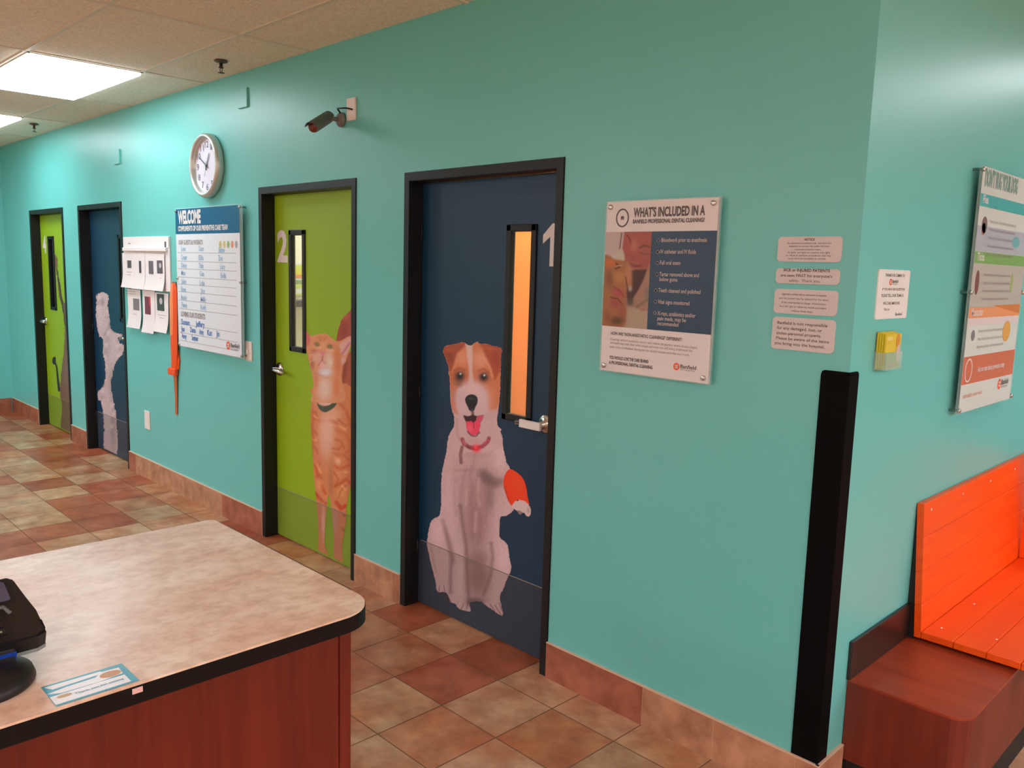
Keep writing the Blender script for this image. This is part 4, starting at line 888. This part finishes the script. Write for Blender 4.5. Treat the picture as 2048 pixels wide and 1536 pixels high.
# ------------------------------------------------------------------ notice board with lost-pet flyers
def notices():
    def u(px): return pF(px, 540)[0]
    def v(py, px=300): return pF(px, py)[1]
    x0, x1 = -5.61, -4.775; zt = 1.815; zl = v(503); zb = v(576, 260)
    root = empty('notice_board', (-5.2, 0, zb), 'white notice board with a ledge hanging left of the welcome board', 'board')
    mb = MB(); mb.bbox(x0, x1, -.012, 0, zb, zt, m_paper, r=.003); mb.build('backing', root)
    mb = MB(); mb.bbox(x0+.02, x1-.02, -.032, -.012, zl, zl+.028, m_paper, r=.004); mb.bbox(x0, x1, -.016, -.012, zl+.028, zt, m_paper, r=.002); mb.build('header_ledge', root)
    mb = MB(); a, b = pF(331, 492, .016); mb.box(a-.014, a+.012, -.0175, -.016, b-.03, b+.03, m_ink); a, b = pF(259, 487, .016); mb.box(a-.02, a+.02, -.0175, -.016, b-.004, b+.004, m_ink2); mb.build('printed_marks', root)
    m_ph = [mat('photo_%d' % k, c) for k, c in enumerate(((86, 78, 86), (70, 66, 70), (110, 100, 108), (98, 84, 96), (76, 74, 78), (130, 120, 124), (120, 50, 66), (66, 72, 66)))]
    def flyer(pa, pb, ya, yb, photos, label, dd, tilt=0.):
        a = u(pa); b = u(pb); c = v(yb, (pa+pb)/2); d = v(ya, (pa+pb)/2)
        r = empty('flyer', ((a+b)/2, -dd, d), label, 'flyer', None)
        # gently curling sheet
        n = 8; vs = []; fs = []
        for i in range(n+1):
            t_ = i/n; zz = d+(c-d)*t_; bulge = dd+.004+.018*max(0, t_-.55)**2/.2
            for k, xx in enumerate((a, (a+b)/2, b)):
                vs.append((xx+tilt*t_, -(bulge+(.002 if k != 1 else 0)), zz)); 
        for i in range(n):
            for k in (0, 1): fs.append((3*i+k, 3*i+k+1, 3*i+k+4, 3*i+k+3))
        mb = MB(); m0 = len(vs); mb.add(vs+[(p[0], p[1]+.0006, p[2]) for p in vs], fs+[tuple(q+m0 for q in f[::-1]) for f in fs], m_paper, True); mb.build('sheet', r)
        for (xa, xb, ya_, yb_, k) in photos:
            ua, ub = u(xa), u(xb); va, vb_ = v(ya_, (xa+xb)/2), v(yb_, (xa+xb)/2)
            mb = MB(); mb.box(ua, ub, -(dd+.0068), -(dd+.0045), vb_, va, m_ph[k])
            if k in (3, 7): mb.prism(ell((ua+ub)/2+.01, (va+vb_)/2+.01, (ub-ua)*.22, (va-vb_)*.2, 12), FR(dd+.0068), 0, .0006, mat('photo_light', (206, 196, 200)))
            if k == 6: mb.box(ub-.02, ub, -(dd+.0075), -(dd+.0068), vb_+.06, va, mat('photo_red', (214, 60, 80)))
            mb.build('photo', r)
            t = MB(); 
            for q in range(3): t.box(ua-.02, ub+.03, -(dd+.0055), -(dd+.0045), vb_-.03-.02*q, vb_-.033-.02*q, m_ink2)
            t.build('print_lines', r)
    flyer(250.5, 272, 506, 575, [(260.5, 268, 521, 536, 0), (257, 271, 557, 568.5, 4)], 'white flyer with two small dark photos, first in the upper row', .013)
    flyer(272, 296, 506, 578, [(284, 288, 522, 546, 1)], 'white flyer with a thin tall photo, second in the upper row', .0145)
    flyer(296, 318, 507, 580, [(303, 312, 522, 548, 2)], 'white flyer with a grey photo, third in the upper row', .013)
    flyer(318, 335, 508, 582, [(320, 331, 521, 547, 3)], 'white flyer with a dark photo, last in the upper row beside the orange leash', .0145)
    flyer(256, 282, 579, 655, [(267, 279, 597, 620, 5)], 'white flyer with a grey square photo, first in the lower row', .004, .01)
    flyer(287, 311, 580, 665, [(291, 302, 593, 628, 6)], 'white flyer with a red and dark photo, middle of the lower row', .006)
    flyer(311, 338, 586, 664, [(315, 329, 588, 621, 7)], 'white flyer with a dark green photo, last in the lower row', .004, -.01)
notices()

# ------------------------------------------------------------------ orange leash hanging beside the board
def leash():
    root = empty('dog_leash', (-4.69, 0, 1.5), 'orange folded leash hanging between the notice board and the welcome board', 'leash')
    mo = mat('leash_orange', (240, 84, 14), rough=.6); m2 = mat('leash_pale', (246, 150, 96), rough=.6)
    mb = MB(); mb.tube([(-4.70, .001, 1.50), (-4.70, -.022, 1.50), (-4.70, -.026, 1.515)], .006, m_chrome, 8); mb.build('hook', root)
    def strap(pts, w, m_, nm, th=.006, lab=None):
        vs = []; n = len(pts)
        P = [np.array(p) for p in pts]
        for i, p in enumerate(P):
            ww = (w[i] if isinstance(w, (list, tuple)) else w)*.9
            for dx, dy in ((-ww/2, -.003), (-ww*.1, -.003-th*.7), (ww/2, -.003), (ww/2, .003), (-ww/2, .003)): vs.append((p[0]+dx, p[1]+dy, p[2]))
        fs = []
        for i in range(n-1):
            for k in range(5): k2 = (k+1) % 5; fs.append((5*i+k, 5*i+k2, 5*i+5+k2, 5*i+5+k))
        fs += [(4, 3, 2, 1, 0), tuple(5*(n-1)+k for k in range(5))]
        mb = MB(); mb.add(vs, fs, m_, False); o = mb.build(nm, root)
        if lab: tag(o, lab)
        return o
    L = lambda px, py, o: hit(px-1.5, py, 1, -o*.55)
    strap([L(347.5, 566, .02), L(347, 575, .025), L(346, 600, .028), L(346, 640, .028), L(345, 670, .025)], [.03, .07, .09, .08, .05], m2, 'pale_loop', .01, 'paler loop of the leash')
    strap([L(350, 566, .03), L(351.5, 580, .035), L(352, 620, .038), L(352, 660, .036), L(351, 700, .035), L(350, 740, .03)], [.04, .075, .075, .08, .10, .08], mo, 'strap', .012)
    strap([L(346, 660, .02), L(346, 690, .024), L(348, 720, .026), L(347, 747, .02)], [.03, .05, .06, .05], mo, 'strap', .01)
    strap([L(356, 700, .01), L(358, 720, .012), L(357, 738, .012)], [.04, .05, .04], mo, 'strap', .012)
    mb = MB(); P = L(350, 742, .03); mb.bbox(P[0]-.075, P[0]+.045, P[1]-.018, P[1]+.012, P[2]-.03, P[2]+.02, mo, r=.008); mb.build('knot', root)
    strap([L(352, 746, .022), L(353, 770, .018), L(354, 795, .014), L(354.5, 829, .01)], [.055, .045, .036, .034], mat('leash_tail', (196, 104, 52), rough=.6), 'tail', .004, 'browner hanging tail')
leash()

# ------------------------------------------------------------------ reception counter in front
def counter():
    root = empty('reception_counter', (-.8, -2.2, 0), 'reception counter with mottled beige top and red-brown wood base in the foreground', 'counter')
    x0, x1, y0, y1, z1 = -1.235, -.408, -3.6, -1.367, .915
    m_top = mat('beige_laminate', rough=.3, spec=.5, noise=[((7, 4.5, 6), 5, (236, 200, 172), (252, 232, 210), .38, .62, 'MIX'), ((40, 26, 30), 3, (236, 226, 218), (255, 255, 255), .35, .6, 'MULTIPLY')])
    m_edge = mat('black_counter_edge', (14, 12, 12), rough=.45, spec=.2)
    out = [(x0, y0), (x1, y0)]
    r = .092
    for k in range(13): a = math.radians(90*k/12); out.append((x1-r+r*math.cos(a), y1-r+r*math.sin(a)))
    r2 = .02
    for k in range(5): a = math.radians(90+90*k/4); out.append((x0+r2+r2*math.cos(a), y1-r2+r2*math.sin(a)))
    T = lambda u, v, d: (u, v, d)
    mb = MB(); mb.prism([(-.8+(u+.8)*.9985, -2.4+(v+2.4)*.9985) for u, v in out], T, z1-.0045, z1, m_top); mb.build('countertop', root)
    mb = MB(); mb.prism(out, T, z1-.038, z1-.0042, m_edge); tag(mb.build('edge_band', root), 'black edge band')
    m_wood = mat('cherry_wood', rough=.38, spec=.45, noise=[((9, 9, .9), 5, (92, 24, 12), (122, 40, 20), .3, .7, 'MIX'), ((60, 60, 3), 3, (226, 210, 200), (255, 255, 255), .3, .6, 'MULTIPLY')])
    mb = MB(); mb.bbox(-1.20, -.571, y0+.02, -1.372, .0, z1-.038, m_wood, r=.002); mb.build('cabinet_body', root)
    mb = MB(); mb.bbox(-1.20, -.571, -1.370, -1.338, 0, .897, m_wood, r=.002); mb.build('end_panel', root)
    P = hit(276, 1379, 0, x1); mb = MB(); mb.box(x1, x1+.001, P[1]-.010, P[1]+.008, P[2]-.006, P[2]+.004, mat('pink_tag', (230, 186, 180))); tag(mb.build('edge_sticker', root), 'tiny pink sticker')
counter()
# postcard
def card():
    root = empty('flyer_card', (-.46, -1.95, .915), 'glossy blue and white card lying on the counter edge by the payment terminal', 'card')
    T = lambda u, v, d: (u, v, .915+d)
    a, b, c, d = -.500, -.4165, -2.020, -1.886
    mb = MB(); mb.prism(rect(a, b, c, d), T, .0003, .0012, mat('card_teal', (40, 160, 186), rough=.3)); mb.build('sheet', root)
    mw = MB(); mwm = mat('card_white', (238, 242, 244), rough=.25)
    mw.prism([(a+.006, c+.003), (a+.022, c+.012), (a+.018, c+.09), (a+.03, d-.03), (a+.008, d-.04)], T, .0012, .0016, mwm)
    mw.prism([(a+.034, c), (a+.044, c+.02), (a+.046, c+.08), (a+.04, d-.012), (a+.014, d-.010), (a+.012, d-.04), (a+.026, c+.08), (a+.028, c+.03)], T, .0012, .0017, mwm)
    mw.prism(rect(b-.036, b-.004, c, d-.012), T, .0012, .0016, mwm); mw.build('white_shapes', root)
    ph = MB(); ph.prism(ell(a+.030, d-.03, .012, .018, 18), T, .0017, .0021, mat('card_pet', (226, 186, 150))); ph.prism(ell(b-.026, c+.02, .006, .012, 12), T, .0017, .0021, mat('card_pet2', (214, 196, 160))); ph.build('pet_photo', root)
    tx = MB(); Tt = lambda u, v, d_: (b-.006-v, c+u, .915+d_)
    text(tx, 'Thank you for visiting', Tt, .035, .115, .012, .007, mat('card_ink', (110, 170, 190)), .01, d=.0022); tx.build('lettering', root)
card()

# payment terminal
def terminal():
    root = empty('payment_terminal', (-.55, -2.1, .915), 'black card payment terminal on a round stand at the left edge', 'terminal')
    C0 = Vector((-.575, -2.10, .915))
    to = lambda u, v, d: (C0.x+u, C0.y+v, .915+d)
    mb = MB(); mb.lathe([(.088, 0.0005), (.09, .006), (.086, .018), (.070, .026), (.045, .030), (.03, .034)], to, m_blk, 48); mb.build('base', root)
    mb = MB(); mb.tube([(C0.x-.03, C0.y, .94), (C0.x-.04, C0.y, .965)], [.034, .03], m_blk, 24); mb.bbox(-.72, -.64, -2.14, -2.03, .94, .985, m_blk, r=.006); mb.build('neck', root)
    # body: wedge leaning towards the customer (+x)
    cx, cy, cz = -.655, -2.072, 1.004; tilt = math.radians(21)
    ex = Vector((math.cos(tilt), 0, -math.sin(tilt))); ez = Vector((math.sin(tilt), 0, math.cos(tilt))); ey = Vector((0, 1, 0))
    def B(u, v, d): return (Vector((cx, cy, cz))+ex*u+ey*v+ez*d)[:]
    Lh, Wh = .086, .085
    body = [(-Lh, -Wh*.86), (-Lh*.3, -Wh*.9), (Lh*.2, -Wh), (Lh*.9, -Wh), (Lh, -Wh+.014), (Lh, Wh-.014), (Lh*.93, Wh), (Lh*.2, Wh), (-Lh*.3, Wh*.92), (-Lh*.9, Wh*.84), (-Lh, Wh*.74)]
    mb = MB(); mb.prism(body, B, -.022, .006, m_blk); mb.prism([(u*.97, v*.96) for u, v in body], B, .006, .011, m_blk); bo = mb.build('body', root)
    mb = MB(); mb.prism([(u*1.005, v*1.01) for u, v in body], B, -.030, -.022, mat('terminal_grey', (142, 150, 148), rough=.4)); tag(mb.build('underside_rim', root), 'grey rim')
    mb = MB(); mb.prism(rrect(-Lh*.86, -Lh*.22, -Wh*.72, Wh*.62, .006), B, .011, .0125, mat('terminal_screen', (78, 80, 104), rough=.12, spec=.8)); tag(mb.build('screen', bo), 'blue-grey screen')
    mb = MB(); mb.prism(rrect(-Lh*.92, -Lh*.14, -Wh*.82, Wh*.72, .008), B, .0105, .0115, m_dark); mb.build('screen_bezel', bo)
    mb = MB(); mb.prism(rrect(-Lh*.1, Lh*.9, -Wh*.8, Wh*.42, .01), B, .0105, .0118, m_dark); kp = mb.build('keypad', bo)
    for i in range(4):
        for j in range(3):
            mb = MB(); cu = Lh*(.06+.22*i); cv = Wh*(-.55+.36*j); mb.prism(rrect(cu-.007, cu+.007, cv-.011, cv+.011, .003), B, .0118, .0148, m_blk)
            mb.prism(rect(cu-.002, cu+.002, cv-.004, cv+.004), B, .0148, .0151, mat('key_mark', (150, 150, 120))); mb.build('key', kp)
    mb = MB(); mb.tube([B(-Lh*.05, -Wh*.5, .012), B(-Lh*.1, 0, .014), B(-Lh*.02, Wh*.42, .013), B(Lh*.2, Wh*.5, .012)], .004, mat('terminal_trim', (92, 92, 90), rough=.4), 8); mb.build('trim', bo)
    mb = MB(); mb.prism(rect(Lh*.55, Lh*.82, Wh*.985, Wh*1.01), B, -.005, .008, m_dark); mb.build('card_slot', bo)
    # blue sticker on the front lip
    F = lambda u, v, d: (Vector((cx, cy, cz))+ex*(Lh+.003+d)+ey*u+ez*v)[:]
    mb = MB(); mb.bbox(cx+.03, cx+Lh*.90, cy-.07, cy+.035, .925, .968, m_blk, r=.004); mb.prism(rect(-Wh*1.0, Wh*.42, -.050, -.014), F, 0, .002, mat('sticker_blue', (30, 70, 170), rough=.35)); st = mb.build('sticker', bo); tag(st, 'blue sticker with white text')
    t = MB()
    for s, a, b, c in (('INSERT CHIP CARD', -.07, .006, -.022), ('OR TAP HERE TO PAY', -.07, .016, -.031), ('FOLLOW SCREEN', -.07, .0, -.040)): text(t, s, F, a, b, c, .0055, m_white, .02, d=.003)
    t.build('lettering', st)
    mb = MB(); mb.tube([(-.66, -2.11, .93), (-.74, -2.14, .922), (-.84, -2.2, .92), (-.95, -2.35, .92), (-1.0, -2.6, .92)], .0035, m_blk, 8); mb.build('cord', root)
terminal()

# ------------------------------------------------------------------ waiting bench
def bench():
    Y0, Y1 = .178, 3.4
    root = empty('bench_base', (.2, 1.2, 0), 'red-brown wood bench base with rounded corner and black kick below the orange bench', 'bench base')
    m_bw = mat('bench_cherry_top', rough=.34, spec=.45, noise=[((1.6, 16, 8), 5, (140, 50, 26), (168, 70, 40), .3, .7, 'MIX')])
    m_bs = mat('bench_cherry_side', rough=.4, spec=.4, noise=[((14, 14, 1.4), 5, (100, 34, 22), (126, 50, 34), .3, .7, 'MIX')])
    X1 = .362; c = .065
    out = [(0.002, Y0), (X1-c, Y0)]+[(X1-c+c*math.sin(math.radians(90*k/6)), Y0+c-c*math.cos(math.radians(90*k/6))) for k in range(1, 7)]+[(X1, Y1), (0.002, Y1)]
    T = lambda u, v, d: (u, v, d)
    mb = MB(); mb.prism(out, T, .10, .366, m_bs); mb.build('side_panel', root)
    mb = MB(); mb.prism(out, T, .366, .374, m_bw); mb.build('top', root)
    mb = MB(); mb.prism([(u if u < .01 else u-.004, v+.004 if v < 1 else v) for u, v in out], T, 0, .10, m_dark); tag(mb.build('kick_base', root), 'black kick base')
    mb = MB(); mb.bbox(.0005, .013, .170, Y1, .374, .503, mat('dark_brown_laminate', (44, 30, 26), rough=.32), r=.002); tag(mb.build('wall_rail', root), 'dark brown wall rail')
    root = empty('orange_bench', (.2, 1.2, .374), 'bright orange slatted bench seat and back with white screw plugs', 'bench')
    ya, yb = .655, 3.0
    # back of four boards
    bx0, bz0, bx1, bz1 = .058, .386, .026, .876; L_ = math.hypot(bx1-bx0, bz1-bz0); ux, uz = (bx1-bx0)/L_, (bz1-bz0)/L_; nx, nz = uz, -ux; th = .023
    mb = MB(); cuts = [0, .122, .244, .366, L_]
    for a, b in zip(cuts[:-1], cuts[1:]):
        a += .0006; b -= .0006; e = .0022
        pts = [(a, -th), (b, -th), (b, -e), (b-e, 0), (a+e, 0), (a, -e)]
        mb.prism([(bx0+ux*t_+nx*w_, bz0+uz*t_+nz*w_) for t_, w_ in pts], lambda u, v, d: (u, d, v), ya, yb, m_oran)
    bk = mb.build('backrest', root)
    mb = MB(); xs = [.0585, .165, .27, .375, .47]
    for a, b in zip(xs[:-1], xs[1:]): mb.bbox(a+.0006, b-.0006, ya, yb, .386, .411, m_oran, r=.0022)
    se = mb.build('seat', root)
    mb = MB(); mb.prism([(.0135, .376), (.034, .376), (.034, .44), (.004, .862), (.001, .862), (.001, .505), (.0135, .505)], lambda u, v, d: (u, d, v), ya+.006, ya+.03, m_dark); mb.box(.05, .44, ya+.03, ya+.06, .3745, .386, m_dark); mb.build('bracket', root)
    mb = MB(); mb.prism([(.0135, .376), (.034, .376), (.034, .44), (.004, .862), (.001, .862), (.001, .505), (.0135, .505)], lambda u, v, d: (u, d, v), 1.9, 1.93, m_dark); mb.bbox(.05, .44, 1.9, 1.93, .3745, .386, m_dark, r=.002); mb.build('bracket', root)
    mp = mat('plug_white', (236, 226, 220), rough=.4)
    for q in ((1863, 1019), (1926, 988), (1981, 962), (2030, 938)):
        xq = .035
        for _ in range(6): P = hit(*q, 0, xq); xq = bx0+ux/uz*(P[2]-bz0)
        yq = max(P[1], ya+.02); mb = MB(); mb.lathe([(.0045, -.002), (.0045, .001), (.002, .0016)], lambda u, v, d: (xq+nx*d+ux*v, yq+u, P[2]+nz*d+uz*v), mp, 12); mb.build('screw_plug', bk)
    for q in ((1883, 1256), (1993, 1279), (1948, 1208), (1962, 1257)):
        P = hit(*q, 2, .411); mb = MB()
        if q == (1962, 1257): continue
        mb.lathe([(.0042, -.002), (.0042, .001), (.002, .0016)], lambda u, v, d: (P[0]+u, P[1]+v, .411+d), mp, 12); mb.build('screw_plug', se)
    # divider at the picture's edge
    mm = mat('armrest_maroon', (110, 20, 14), rough=.5)
    mb = MB(); mb.bbox(.060, .40, 1.86, 1.885, .412, .90, m_oran, r=.003); mb.build('divider', root)
bench()
